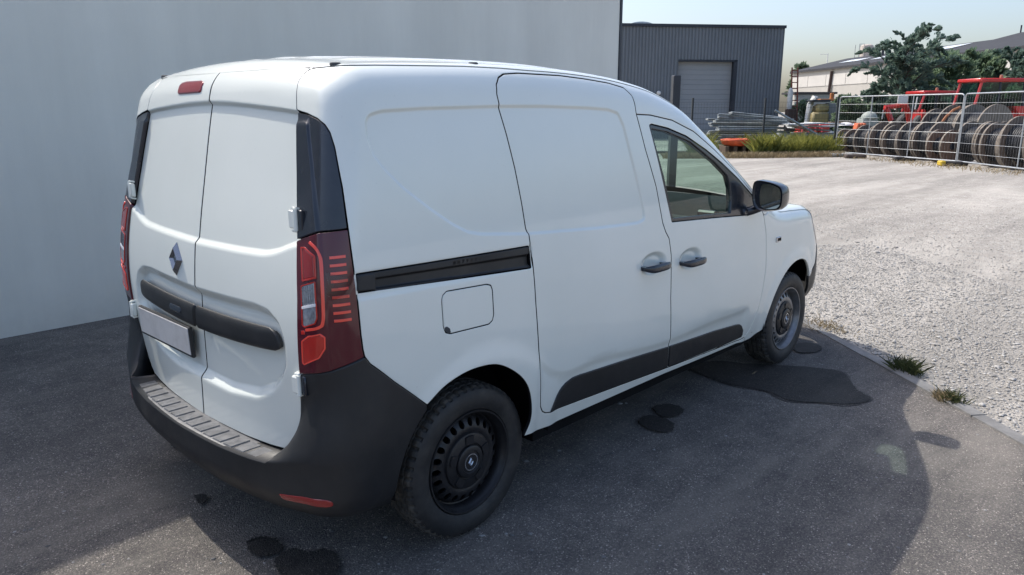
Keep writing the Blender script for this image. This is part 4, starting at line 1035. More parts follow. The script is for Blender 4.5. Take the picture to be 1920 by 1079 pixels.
rel(MB().box(wp(u1-.10, -.16, zt/2), (.22, .34, zt), RW).box(wp((u0+u1)/2, -.16, zt-.06), (u1-u0, .34, .10), RW).build('door_frame', M['dark_frame']), gw)
# rooflight dome and wall lamp
ua, _ = uz(1186, 46); ub, _ = uz(1236, 46); V = []; nA = 20
for v in (-.8, -18):
    for k in range(nA+1):
        t = PI*k/nA; V.append(wp((ua+ub)/2-(ub-ua)/2*math.cos(t), v, WHh-.05+.26*math.sin(t)))
F = [(k, k+1, nA+2+k, nA+1+k) for k in range(nA)]+[tuple(range(nA+1))]
rel(MB().add(V, F).build('skylight', simple('skylight_plastic', (.45, .50, .52), .35), smooth=True), gw)
ul, zl = uz(1233.5, 175)
mb = MB(); mb.lathe([(.13*math.sin(t), -.13*math.cos(t)) for t in np.linspace(0, PI, 12)], 16, 'z', wp(ul, .16, zl)); mb.box(wp(ul, .03, zl), (.06, .1, .06), RW)
rel(mb.build('wall_lamp', simple('lamp_globe', (.72, .70, .66), .4), smooth=True), gw)
# dark gate post standing in the yard
gp_ = at(1258, 350, 15.5); gz = at(1265, 142, 15.5)[2]
mb = MB(); mb.bbox((gp_[0], gp_[1], gz/2), (.15, .17, gz), .012, RW); mb.bbox((gp_[0], gp_[1], .02), (.36, .40, .04), .01, RW)
tag(mb.build('gate_post', M['dark_frame']), 'tall dark steel post in front of the grey roller door', 'post')

# ------------------------------------------------------------------ dark wire fence
M['fence_dark'] = simple('fence_coating', (.016, .022, .026), .5)
M['galv'] = simple('galvanised_steel', (.40, .42, .43), .42, metal=.6, var=.15, vscale=5)
M['galv2'] = simple('old_galvanised_sheet', (.30, .335, .34), .5, metal=.35, var=.25, vscale=2.5, dirt=(.18, .17, .15), dscale=3, damt=.5)
fl = ground(1562, 288)[:2]; fr = ground(1428, 288)[:2]; fe = fr+(fr-fl)/np.linalg.norm(fr-fl)*14
fdv = (fr-fl)/np.linalg.norm(fr-fl); pitch = np.linalg.norm(fr-fl)
fen_root = empty('wire_fence', (fl[0], fl[1], 0), label='dark green wire mesh fence with square posts in front of the weeds', cat='fence')
nP = 6
for i in range(nP+1):
    p = fl+fdv*pitch*i; hh = 2.08 if i else 2.12
    rel(MB().box((p[0], p[1], hh/2), (.065, .065, hh), RW).build('post', M['fence_dark']), fen_root)
mb = MB()
for i in range(nP):
    a, b = fl+fdv*pitch*i, fl+fdv*pitch*(i+1)
    for z in np.arange(.08, 1.93, .205):
        mb.tube([(*a, z), (*b, z)], .004, 4, caps=False)
    L_ = pitch; k = int(L_/.11)
    for j in range(1, k):
        q = a+(b-a)*j/k; mb.tube([(*q, .06), (*q, 1.9)], .0026, 3, caps=False)
rel(mb.build('mesh_wire', M['fence_dark'], kind='stuff', fix=False), fen_root)
# low concrete edge under the fence
rel(MB().box((*((fl+fe)/2), .03), (np.linalg.norm(fe-fl), .06, .10), [[fdv[0], -fdv[1], 0], [fdv[1], fdv[0], 0], [0, 0, 1]]).build('base_strip', M['fence_dark']), fen_root)

# ------------------------------------------------------------------ temporary fence panels
def heras(p0, p1, mids, label, z0=.10, z1=2.10, name='temporary_fence_panel'):
    p0 = np.array(p0); p1 = np.array(p1); d = p1-p0; L_ = np.linalg.norm(d); d /= L_
    root = empty(name, (*p0, 0), label=label, cat='fence panel', group='temporary fence panels round the cable drums')
    P_ = lambda s, z: (p0[0]+d[0]*s, p0[1]+d[1]*s, z); R_ = .10
    top = [P_(0, z0)]+[P_(0, z1-R_)]+[P_(R_-R_*math.cos(t), z1-R_+R_*math.sin(t)) for t in np.linspace(.2, PI/2, 6)]+[P_(L_-R_+R_*math.sin(t), z1-R_+R_*math.cos(t)) for t in np.linspace(0, PI/2-.2, 6)]+[P_(L_, z1-R_), P_(L_, z0)]
    rel(MB().tube(top, .021, 8).build('frame', M['galv'], smooth=True), root)
    rel(MB().tube([P_(.0, z0+.02), P_(L_, z0+.02)], .021, 8).build('bottom_rail', M['galv'], smooth=True), root)
    for m in mids: rel(MB().tube([P_(m*L_, z0), P_(m*L_, z1-.02)], .017, 8).build('upright', M['galv'], smooth=True), root)
    for z in np.linspace(z0+.27, z1-.27, 6): rel(MB().tube([P_(.02, z), P_(L_-.02, z)], .005, 5).build('wire', M['galv']), root)
    mb = MB(); k = int(L_/.12)
    for j in range(1, k): mb.tube([P_(L_*j/k, z0+.02), P_(L_*j/k, z1)], .0012, 3, caps=False)
    rel(mb.build('vertical_wires', M['galv'], kind='stuff', fix=False), root)
    return root
g = lambda x, y: ground(x, y, .1)[:2]
h0, h1, h2 = g(1566, 286), g(1792, 303.5), g(1920, 318.5); hd = (h2-h1)/np.linalg.norm(h2-h1)
heras(h0, h1, (.30, .64), 'galvanised temporary fence panel next to the dark wire fence')
heras(h1+hd*.07, h1+hd*5.7, (.5,), 'galvanised temporary fence panel cut by the photo edge, before the largest drums')
M['block'] = simple('fence_foot_rubber', (.035, .034, .034), .85, var=.3, dirt=(.12, .11, .10), dscale=6); M['yellow'] = simple('yellow_plastic', (.62, .42, .02), .5, dirt=(.3, .22, .08), dscale=8)
M['block_brown'] = simple('fence_foot_brown', (.075, .055, .045), .85, var=.3)
def foot(px, py, label, mat, cap=False):
    p = ground(px, py); root = empty('fence_foot', (p[0], p[1], 0), label=label, cat='fence foot', group='feet under the temporary fence')
    w = .70; R0 = np.column_stack([np.array([HR[0], HR[1], 0]), np.array([HF[0], HF[1], 0]), (0, 0, 1)])
    rel(MB().bbox((p[0], p[1], .065), (w, .24, .13), .03, R0).build('block', mat), root)
    if cap: q = p-HR*(w/2+.06); rel(MB().bbox((q[0], q[1], .075), (.16, .25, .15), .03, R0).build('yellow_end', M['yellow']), root)
foot(1603, 297, 'brown fence foot at the left end of the temporary fence', M['block_brown'])
foot(1695, 301.5, 'dark grey fence foot under the middle of the temporary fence', M['block'])
foot(1790, 311, 'dark fence foot with a bright yellow end', M['block'], True)
MB_ = MB(); q = ground(1574, 294); R0 = np.column_stack([np.array([HR[0], HR[1], 0]), np.array([HF[0], HF[1], 0]), (0, 0, 1)])
MB_.bbox((q[0], q[1], .06), (.75, .5, .13), .05, R0)
tag(MB_.build('concrete_slab', simple('pale_concrete', (.42, .41, .38), .9, var=.25, vscale=5)), 'pale concrete lump at the foot of the last dark fence post', 'concrete block')

# ------------------------------------------------------------------ cable drums
def wood_mat(name, c):
    m, nt, b = new_mat(name); p = opos(nt)
    st = N(nt, 'ShaderNodeMapping'); st.inputs['Scale'].default_value = (1, 9, 1.0); nt.links.new(p, st.inputs['Vector'])
    k = ramp(nt, noise(nt, st.outputs[0], 2.5, 6, .65), [(.3, tuple(q*.6 for q in c)), (.7, tuple(min(1, q*1.35) for q in c))])
    nt.links.new(k, b.inputs['Base Color']); b.inputs['Roughness'].default_value = .85; return m
woods = [wood_mat('weathered_wood', (.165, .125, .098)), wood_mat('brown_wood', (.21, .135, .095)), wood_mat('dark_wood', (.13, .105, .09)), wood_mat('grey_wood', (.17, .15, .125))]
M['cable'] = simple('black_cable', (.012, .013, .017), .5, var=.3, vscale=30)
M['drum_edge'] = simple('worn_drum_edge', (.20, .170, .138), .8, var=.3, vscale=10)
drum_axis = np.array([HF[0]*.93-HR[0]*.36, HF[1]*.93-HR[1]*.36]); drum_axis /= np.linalg.norm(drum_axis)
def drum(px, dep, r, w, wood, label, full=.72):
    X = (px-960)/FOC*dep; P_ = loc(X*.985, dep)
    root = empty('cable_drum', (P_[0], P_[1], r), math.atan2(drum_axis[1], drum_axis[0]), label=label, cat='cable drum', group='cable drums behind the temporary fence')
    t = .055
    for side in (-1, 1):
        pl = max(5, int(2*r/.13)); fo = bpy.data.objects.new('flange', None); COL.objects.link(fo); fo.parent = root; fo.location = (side*w/2, 0, 0)
        for i in range(pl):                    # boards of the flange
            y0, y1 = -r+2*r*i/pl+.004, -r+2*r*(i+1)/pl-.004; pts = []
            for y in np.linspace(y0, y1, 4): pts.append((y, -math.sqrt(max(r*r-y*y, 1e-4))))
            for y in np.linspace(y1, y0, 4): pts.append((y, math.sqrt(max(r*r-y*y, 1e-4))))
            o = MB().prism(pts, 'x', -t/2+rng.uniform(-.004, .004), t/2+rng.uniform(-.004, .004)).build('board', wood, fo)
        MB().lathe([(r+.002, -t/2), (r+.008, -t/2), (r+.008, t/2), (r+.002, t/2)], 40, 'x', closed=True).build('edge_band', M['drum_edge'], fo)
        MB().lathe([(.0, side*(t/2+.02)), (.10, side*(t/2+.02)), (.11, side*t/2), (.0, side*t/2)], 18, 'x').build('hub_plate', M['dark_frame'], fo)
    rc = r*full; prof = [(rc*.2, -w/2+.03)]
    for k in range(int(w/.06)): 
        for q in np.linspace(0, PI, 4): prof.append((rc+.018*math.sin(q), -w/2+.03+(k+q/PI)*.06*(w-.06)/(int(w/.06)*.06)))
    prof.append((rc*.2, w/2-.03))
    MB().lathe(prof, 32, 'x').build('cable_winding', M['cable'], root, smooth=True)
drum(1590, 30.2, .45, .5, woods[1], 'smallest brown cable drum at the far left end of the row')
drum(1606, 29.3, .45, .5, woods[1], 'small brown cable drum, second from the far left of the row')
drum(1630, 28.6, .54, .55, woods[2], 'dark cable drum, third from the far left of the row')
drum(1661, 27.8, .60, .5, woods[0], 'grey brown cable drum just right of the first fence upright', .6)
drum(1686, 27.0, .55, .55, woods[0], 'cable drum left of the second fence upright, below the digger arm')
drum(1716, 26.2, .61, .55, woods[2], 'dark cable drum right of the second fence upright')
drum(1748, 25.4, .63, .55, woods[2], 'dark cable drum between two fence uprights, behind the flat brown drum')
drum(1770, 24.3, .51, .5, woods[1], 'flat brown cable drum left of the joint between the fence panels', .5)
drum(1764, 28.6, .84, .7, woods[2], 'tall dark drum in the back row, left one')
drum(1797, 27.6, .91, .7, woods[0], 'tall dark drum in the back row with a rusty orange rim beside it')
drum(1838, 26.0, .91, .8, woods[3], 'largest grey cable drum in the middle of the back row')
drum(1832, 24.0, .64, .6, woods[2], 'dark cable drum in front of the largest grey drum')
drum(1866, 23.0, .645, .4, woods[2], 'cable drum with a pale worn rim, left of a pair')
drum(1880, 22.2, .64, .5, woods[0], 'cable drum with a pale worn rim, right of a pair')
drum(1911, 21.7, .62, .4, woods[1], 'brown cable drum behind the near right drum')
drum(1928, 21.2, .73, .7, woods[0], 'nearest cable drum, cut off by the right edge of the photo')

# ------------------------------------------------------------------ stored things behind the fence
RB = np.column_stack([HR, HF, (0, 0, 1)])
def bx(X, Y, z, sx, sy, sz, b=.01, rz=0, ry=0):
    c, s = math.cos(rz), math.sin(rz); c2, s2 = math.cos(ry), math.sin(ry)
    return dict(c=loc(X, Y, z), size=(sx, sy, sz), b=b, rot=RB@np.array([[c, -s, 0], [s, c, 0], [0, 0, 1]])@np.array([[c2, 0, s2], [0, 1, 0], [-s2, 0, c2]]))
# stack of bent galvanised rails
def rail_profile(mb, P0, P1, h=.11, d=.05):    # W-beam like sheet between two points
    P0, P1 = np.array(P0), np.array(P1); n = 10; pr = [(-.5, 0), (-.3, 1), (-.1, 0.1), (.1, .1), (.3, 1), (.5, 0)]; V = []
    side = np.cross(P1-P0, [0, 0, 1.]); side /= np.linalg.norm(side)
    for off in (0, .008):
        for i in range(n+1):
            q = P0+(P1-P0)*i/n
            for a, b in pr: V.append(q+np.array([0, 0, 1])*(a*h)+side*(b*d+off))
    m = len(pr); F = []
    for k in range(2):
        o = k*(n+1)*m
        for i in range(n):
            for j in range(m-1): F.append((o+i*m+j, o+i*m+j+1, o+(i+1)*m+j+1, o+(i+1)*m+j))
    return mb.add(V, F)
rrng = np.random.default_rng(5)
zs0 = .18
for k in range(17):
    dep = 31.2+rrng.uniform(-.35, .35); z = zs0+.082*k; xa = (1322-960)/FOC*dep+rrng.uniform(-.22, .35); xb = (1478-960)/FOC*dep+rrng.uniform(-.6, .25)
    if k == 16: xa += .95
    if k < 6: xb -= 1.3
    z2 = z+(-.16 if k > 12 else 0)+rrng.uniform(-.03, .03)
    root_l = ['topmost grey steel rail of the stack, shifted to the right', 'lowest bent grey rail at the ground side of the rail stack'][k == 0] if k in (0, 16) else 'grey galvanised steel rail in the middle of the stack behind the wire fence'
    mb = rail_profile(MB(), loc(xa, dep, z+rrng.uniform(0, .05)), loc(xb, dep+.7, z2), .095, .055)
    # end return that shows as a pale edge
    mb.bbox(**bx(xa+.02, dep-.02, z+.02, .05, .30, .07, .01, rrng.uniform(-.3, .3)))
    tag(mb.build('steel_rail', M['galv2'], fix=False), root_l, 'steel rail', 'stacked galvanised rails behind the wire fence')
mb = MB(); a = loc((1440-960)/FOC*30.4, 30.4, 1.62); b = loc((1545-960)/FOC*30.0, 30.0, .42)
mb.tube([a, b], .05, 6); tag(mb.build('steel_post', M['galv2']), 'single grey rail leaning down to the right off the stack', 'steel rail')
# flat pale sheets lying to the right of the stack
M['palesheet'] = simple('pale_sheet', (.50, .51, .50), .6, var=.2)
for k, (px, py, wx, rz) in enumerate([(1492, 232, 1.5, .05), (1510, 236, 1.9, -.06), (1532, 231, 1.4, .1), (1505, 241, 1.6, .02)]):
    dep = 31.5+.3*k; X = (px-960)/FOC*dep; z = max(.06, CAM[2]-(py-208)/FOC*dep)
    tag(MB().bbox(**bx(X, dep, z, wx, .8, .06, .01, rz, .04*(k-1))).build('flat_board', M['palesheet']), ['pale flat board lying right of the rail stack, leftmost one', 'widest pale flat board lying right of the rail stack', 'pale flat board beside the dark tarpaulin', 'lowest pale flat board above the weeds'][k], 'board')
mb = MB(); mb.bbox(**bx((1510-960)/FOC*32.2, 32.2, .40, 2.9, 1.2, .62, .03)); tag(mb.build('sheet_pile', M['galv2']), 'low grey block of stacked sheets under the pale boards', 'sheet stack')
# orange-red round trough
mb = MB(); c = loc((1375-960)/FOC*29.2, 29.2, .33)
mb.lathe([(0, .03), (.40, .03), (.54, .10), (.59, .22), (.62, .22), (.63, .18), (.56, .04), (.42, -.03), (0, -.03)], 40, 'z', c); mb.lathe([(.46, .22), (.50, .24), (.54, .22), (.50, .20)], 40, 'z', c, closed=True)
tag(mb.build('orange_tub', simple('orange_plastic', (.60, .10, .03), .45, var=.25, vscale=6), smooth=True), 'flat round orange tub standing on pallets in the weeds by the fence', 'tub')
M['pallet'] = wood_mat('pallet_wood', (.11, .08, .055))
mb = MB()
for i in range(4): mb.bbox(**bx((1375-960)/FOC*29.2-.5+.33*i, 29.2, .15, .12, .9, .30, .005))
tag(mb.build('pallet', M['pallet']), 'low wooden bearers under the orange tub', 'pallet')
# ladder, box and bottle at the warehouse corner
M['rust'] = simple('rusty_red', (.16, .045, .03), .8, var=.3, vscale=5); M['rust2'] = simple('dark_brown_box', (.05, .032, .028), .8)
lad = empty('ladder', loc((1470-960)/FOC*45, 45, 0), label='rust red ladder leaning against the corner of the grey warehouse', cat='ladder')
la, lb = loc((1476-960)/FOC*44.6, 44.6, 1.0), loc((1470-960)/FOC*45.6, 45.6, 4.05); dx = HR*.17
for s in (-1, 1): rel(MB().tube([la+dx*s, lb+dx*s], .045, 6).build('stile', M['rust']), lad)
for k in range(9): q = la+(lb-la)*(k+.5)/9; rel(MB().tube([q-dx, q+dx], .03, 6).build('rung', M['rust']), lad)
mb = MB(); mb.bbox(**bx((1469-960)/FOC*44.4, 44.4, .85, .52, .5, 1.7, .03)); tag(mb.build('dark_crate', M['rust2']), 'tall dark brown crate below the rust red ladder', 'crate')
mb = MB(); c = loc((1465.5-960)/FOC*44.8, 44.8, 0); mb.lathe([(0, 1.7), (.13, 1.7), (.15, 1.85), (.15, 2.65), (.08, 2.85), (0, 2.9)], 16, 'z', c); tag(mb.build('gas_bottle', M['palesheet'], smooth=True), 'pale cylinder on the dark crate beside the ladder', 'gas bottle')

# white and yellow mini digger
M['digyellow'] = simple('digger_yellow', (.42, .34, .16), .5, dirt=(.2, .15, .08), dscale=3); M['digwhite'] = simple('digger_white', (.70, .69, .66), .5, dirt=(.35, .33, .3), dscale=3)
Yd = 44.0; X_ = lambda px, Y: (px-960)/FOC*Y
dg = empty('mini_digger', loc(X_(1516, Yd), Yd, 0), label='white and yellow mini digger parked in front of the pale factory', cat='digger')
mb = MB(); mb.bbox(**bx(X_(1518, Yd), Yd, 1.15, .95, 1.1, .75, .1)); mb.bbox(**bx(X_(1523, Yd), Yd, 1.75, .7, .9, .45, .12)); rel(mb.build('engine_cover', M['digyellow'], smooth=True), dg)
rel(MB().bbox(**bx(X_(1517, Yd), Yd, 2.15, 1.05, 1.0, .10, .04)).build('canopy', M['dark_frame']), dg)
mb = MB(); mb.tube([loc(X_(1497, Yd), Yd, .5), loc(X_(1500, Yd), Yd, 1.2), loc(X_(1503, Yd), Yd, 1.95), loc(X_(1509, Yd), Yd, 2.35), loc(X_(1514, Yd), Yd, 2.3)], [.09, .15, .18, .16, .11], 6); rel(mb.build('boom', M['digwhite'], smooth=True), dg)
for s in (-1, 1):
    mb = MB(); mb.bbox(**bx(X_(1518, Yd)+s*.0, Yd+s*.45, .35, 1.3, .3, .45, .15)); rel(mb.build('track', M['rubber'], smooth=True), dg)
rel(MB().bbox(**bx(X_(1531, Yd), Yd, 1.2, .45, .6, .7, .08)).build('counterweight', M['digwhite'], smooth=True), dg)
mb = MB(); mb.bbox(**bx(X_(1544, Yd), Yd, 1.45, .62, .6, 1.15, .02)); tag(mb.build('grey_cabinet', M['door_grey']), 'blue grey cabinet right of the mini digger', 'cabinet')
mb = MB(); mb.bbox(**bx(X_(1547, Yd), Yd+.3, 2.2, 1.6, .6, .12, .02)); mb.bbox(**bx(X_(1545, Yd), Yd+.3, 2.42, .16, .2, .34, .02)); tag(mb.build('orange_beam', simple('faded_orange', (.42, .17, .06), .7)), 'faded orange beam on top behind the dark fence post', 'beam')
# red implement on the ground
mb = MB(); Yr = 36.0
mb.bbox(**bx(X_(1503, Yr), Yr, .85, 1.05, .6, .28, .05, .1)); mb.bbox(**bx(X_(1528, Yr), Yr, .78, .5, .7, .42, .05)); mb.bbox(**bx(X_(1512, Yr), Yr, .60, 1.6, .5, .14, .03))
for k in range(4): mb.tube([loc(X_(1488+12*k, Yr), Yr-.3, .95), loc(X_(1486+12*k, Yr), Yr-.5, .35)], .05, 6)
M['redpaint'] = simple('red_paint', (.50, .025, .022), .35, var=.15, vscale=3, coat=.4, dirt=(.22, .05, .04), dscale=3, damt=.4)
tag(mb.build('red_implement', M['redpaint'], smooth=True), 'red farm implement lying low behind the leaning grey rail', 'implement')
# tarpaulin mound, orange barriers, grey dome
V = []; nX, nY = 22, 10; Yt = 32.0
for i in range(nX+1):
    for j in range(nY+1):
        u = -1+2*i/nX; v = -1+2*j/nY; X = X_(1574, Yt)+u*1.25; z = .80*max(0, (1-u**4)*(1-v**4))**.5*(.8+.2*math.cos(u*5+v*2))+.04*math.sin(u*17)*math.cos(v*9)
        V.append(loc(X, Yt+v*1.1, z))
tag(MB().add(V, [(i*(nY+1)+j, (i+1)*(nY+1)+j, (i+1)*(nY+1)+j+1, i*(nY+1)+j+1) for i in range(nX) for j in range(nY)]).build('tarpaulin', simple('blue_grey_tarp', (.06, .075, .095), .5, var=.3, vscale=4), smooth=True), 'dark blue grey tarpaulin over a low heap beside the first cable drum', 'tarpaulin')
mb = MB(); mb.lathe([(.32*math.cos(t), .14*math.sin(t)) for t in np.linspace(0, PI/2, 7)], 18, 'z', loc(X_(1572, 33.5), 33.5, .98)); mb.lathe([(.22*math.cos(t), .10*math.sin(t)) for t in np.linspace(0, PI/2, 7)], 18, 'z', loc(X_(1588, 33.5), 33.5, .96))
tag(mb.build('white_sack', M['digwhite'], smooth=True), 'white sacks lying on the tarpaulin', 'sack')
M['barrier'] = simple('orange_barrier', (.55, .13, .05), .5)
for k in range(3):
    Y = 33.0; c = X_(1590+5.5*k, Y); mb = MB(); mb.bbox(**bx(c, Y, .82, .10, .4, .55, .02, 0, .25)); mb.bbox(**bx(c+.05, Y, .52, .12, .5, .10, .02))
    tag(mb.build('orange_barrier', M['barrier']), ['leftmost of three orange barrier ends beside the tarpaulin', 'middle one of three orange barrier ends', 'rightmost of three orange barrier ends, below the grey dome'][k], 'barrier', 'orange barrier ends')
mb = MB(); mb.lathe([(.34*math.cos(t), .30*math.sin(t)) for t in np.linspace(0, PI/2, 8)]+[], 22, 'z', loc(X_(1613, 34), 34, 1.28)); mb.lathe([(.40, 0), (.42, .03), (.34, .05)], 22, 'z', loc(X_(1613, 34), 34, 1.27)); mb.bbox(**bx(X_(1610, 34), 34, .65, .7, .6, 1.25, .04))
tag(mb.build('grey_dome', simple('grey_green_lid', (.26, .29, .26), .6), smooth=True), 'grey green dome shaped lid on a pale bin behind the drums', 'bin')
mb = MB(); mb.bbox(**bx(X_(1572, 36), 36, 1.02, 1.6, .3, .14, .01)); tag(mb.build('timber_beam', woods[1]), 'brown timber beam behind the tarpaulin', 'timber')

# ------------------------------------------------------------------ red tractors
M['cabglass'] = glass_mat('cab_glass', (.42, .60, .54), 1.4)
M['seatblack'] = simple('black_seat', (.02, .02, .022), .8)
def seg(pts, r, n=8): return MB().tube(pts, r, n)
def tractor(px0, px1, Y, zroof, zbase, label, loader):
    X0, X1 = X_(px0, Y), X_(px1, Y); w = X1-X0; root = empty('red_tractor', loc((X0+X1)/2, Y, 0), label=label, cat='tractor'); dpt = 1.5
    mb = MB(); mb.bbox(**bx((X0+X1)/2, Y, zroof-.07, w+.16, dpt+.15, .15, .06)); mb.bbox(**bx(X0+.06, Y-dpt/2, zroof-.10, .22, .2, .14, .03)); rel(mb.build('cab_roof', M['redpaint'], smooth=True), root)
    ps = [(X0+.05, -.22), (X0+.42*w, 0), (X0+.93*w, .05)]
    for k, (X, lean) in enumerate(ps):
        for s in (-1, 1):
            o = seg([loc(X+lean, Y+s*dpt/2, zbase), loc(X, Y+s*dpt/2, zroof-.1)], .055 if k == 0 else .04, 6).build('pillar', M['redpaint'] if k == 0 else M['dark_frame']); rel(o, root)
    for s in (-1, 1):
        Yp = Y+s*(dpt/2-.01)
        for a, b in ((0, 1), (1, 2)):
            q = [loc(ps[a][0]+ps[a][1]+.04, Yp, zbase), loc(ps[b][0]+ps[b][1]-.04, Yp, zbase), loc(ps[b][0]-.04, Yp, zroof-.15), loc(ps[a][0]+.04, Yp, zroof-.15)]
            rel(mesh_obj('cab_window', q, [(0, 1, 2, 3)], M['cabglass']), root)
    rel(mesh_obj('rear_window', [loc(X0-.17, Y-dpt/2+.06, zbase), loc(X0-.17, Y+dpt/2-.06, zbase), loc(X0+.05, Y+dpt/2-.06, zroof-.15), loc(X0+.05, Y-dpt/2+.06, zroof-.15)], [(0, 1, 2, 3)], M['cabglass']), root)
    mb = MB(); mb.bbox(**bx(X0+.40*w, Y, zbase+.25, .5, .5, .14, .05)); mb.bbox(**bx(X0+.28*w, Y, zbase+.55, .14, .5, .6, .05)); rel(mb.build('seat', M['seatblack'], smooth=True), root)
    mb = MB(); ringp = [loc(X0+.70*w+.10*math.sin(t), Y+.2*math.cos(t), zbase+.52+.17*math.sin(t)) for t in np.linspace(0, 2*PI, 20)]; mb.tube(ringp, .02, 6, caps=False); mb.tube([loc(X0+.70*w, Y, zbase+.5), loc(X0+.8*w, Y, zbase)], .04); mb.bbox(**bx(X0+.84*w, Y, zbase+.25, .3, .8, .5, .05)); rel(mb.build('steering_console', M['seatblack'], smooth=True), root)
    mb = MB(); mb.bbox(**bx((X0+X1)/2+.1, Y, zbase-.22, w*.95, dpt, .42, .08)); mb.bbox(**bx(X1+.75, Y, zbase-.30, 1.5, .95, .62, .12)); rel(mb.build('body', M['redpaint'], smooth=True), root)
    for xx, r, wd_ in ((X0+.35, .78, .45), (X1+1.1, .52, .32)):
        for s in (-1, 1):
            mb = MB(); c = loc(xx, Y+s*.75, r); prof = [(r*.55, -wd_/2), (r*.9, -wd_/2), (r, -wd_*.35), (r, wd_*.35), (r*.9, wd_/2), (r*.55, wd_/2)]
            V = []; n = 36
            for k in range(n):
                t = 2*PI*k/n
                for q, h in prof: V.append(c+HR*(q*math.cos(t))+np.array([0, 0, q*math.sin(t)])+HF*h)
            m = len(prof); F = [(k*m+i, k*m+i+1, ((k+1) % n)*m+i+1, ((k+1) % n)*m+i) for k in range(n) for i in range(m-1)]
            hub = [c+HR*(r*.55*math.cos(2*PI*k/n))+np.array([0, 0, r*.55*math.sin(2*PI*k/n)])-HF*(wd_*.2) for k in range(n)]
            o = mb.add(V, F).build('wheel', M['rubber'], smooth=True); rel(o, root)
            rel(MB().add(hub, [tuple(range(n))]).build('wheel_disc', M['redpaint']), root)
    # exhaust, mirror arm and beacon
    rel(seg([loc(X1+.15, Y-.5, zbase-.1), loc(X1+.15, Y-.5, zroof-.55)], .035).build('exhaust', M['dark_frame'], smooth=True), root)
    mb = MB(); mb.lathe([(0, .16), (.05, .15), (.07, .08), (.07, 0), (0, 0)], 12, 'z', loc(X0+.57*w, Y-.3, zroof)); rel(mb.build('beacon', simple('beacon_amber', (.35, .14, .08), .3), smooth=True), root)
    return root
t2 = tractor(1789, 1872, 32.5, 2.90, 1.60, 'larger red tractor with a green tinted glass cab behind the biggest drums', False)
Y = 32.0
mb = MB(); X = X_(1886, Y); 
V = [loc(X-.48, Y-.4, 1.79), loc(X+.30, Y-.4, 1.79), loc(X+.34, Y-.4, 1.15), loc(X-.02, Y-.4, 1.15), loc(X-.48, Y+.4, 1.79), loc(X+.30, Y+.4, 1.79), loc(X+.34, Y+.4, 1.15), loc(X-.02, Y+.4, 1.15)]
mb.add(V, [(0, 1, 2, 3), (7, 6, 5, 4), (0, 4, 5, 1), (1, 5, 6, 2), (2, 6, 7, 3), (3, 7, 4, 0)]); rel(mb.build('mudguard', M['redpaint']), t2)
arch_p = [loc(X_(1870, Y), Y-.7, 1.9), loc(X_(1872, Y), Y-.7, 2.6), loc(X_(1878, Y), Y-.7, 2.82), loc(X_(1890, Y), Y-.7, 2.84), loc(X_(1898, Y), Y-.7, 2.6), loc(X_(1900, Y), Y-.7, 1.8)]
rel(MB().tube(arch_p, .03, 6).build('guard_frame', M['dark_frame'], smooth=True), t2)
mb = MB(); mb.bbox(**bx(X_(1869, Y), Y-.7, 2.32, .22, .05, .10, .02)); mb.tube([loc(X_(1871, Y), Y-.7, 2.36), loc(X_(1874, Y), Y-.6, 2.7)], .015); rel(mb.build('work_mirror', M['dark_frame']), t2)
t1 = tractor(1693, 1748, 36.5, 2.50, 1.55, 'smaller red digger tractor with a raised bent arm', True)
Y = 35.5; zpx = lambda py: CAM[2]-(py-208)/FOC*Y
mb = MB(); mb.tube([loc(X_(1689, Y), Y, zpx(232)), loc(X_(1683, Y), Y, zpx(212)), loc(X_(1676, Y), Y, zpx(198)), loc(X_(1668, Y), Y, zpx(199))], [.13, .12, .16, .12], 6)
rel(mb.build('boom', M['redpaint'], smooth=True), t1)
mb = MB(); mb.tube([loc(X_(1674, Y), Y, zpx(197)), loc(X_(1655, Y), Y, zpx(201)), loc(X_(1640, Y), Y, zpx(202)), loc(X_(1639, Y), Y, zpx(212))], [.13, .12, .10, .07], 6); mb.tube([loc(X_(1643, Y), Y, zpx(204)), loc(X_(1654, Y), Y, zpx(226))], .12, 6)
rel(mb.build('dipper', M['redpaint'], smooth=True), t1)
rel(MB().tube([loc(X_(1638, Y), Y, zpx(207)), loc(X_(1637, Y), Y, zpx(223))], .035, 6).build('ram', M['galv']), t1)
rel(MB().bbox(**bx(X_(1667, Y), Y-.2, zpx(189), .46, .05, .34, .01)).build('white_plate', M['digwhite']), t1)
rel(MB().tube([loc(X_(1693, Y), Y-.1, zpx(206)), loc(X_(1695, Y), Y-.1, zpx(184))], .03, 6).build('white_ram', M['digwhite']), t1)
mb = MB(); V = [loc(X_(1710, Y), Y, zpx(206)), loc(X_(1714, Y), Y, zpx(206)), loc(X_(1720, Y), Y, zpx(222)), loc(X_(1740, Y), Y, zpx(206)), loc(X_(1730, Y), Y, zpx(230)), loc(X_(1708, Y), Y, zpx(230))]
V2_ = [v+HF*.8 for v in V]; mb.add(V+V2_, [(0, 1, 2, 3, 4, 5), tuple(range(11, 5, -1))]+[(i, (i+1) % 6, 6+(i+1) % 6, 6+i) for i in range(6)]); rel(mb.build('bucket', M['redpaint']), t1)
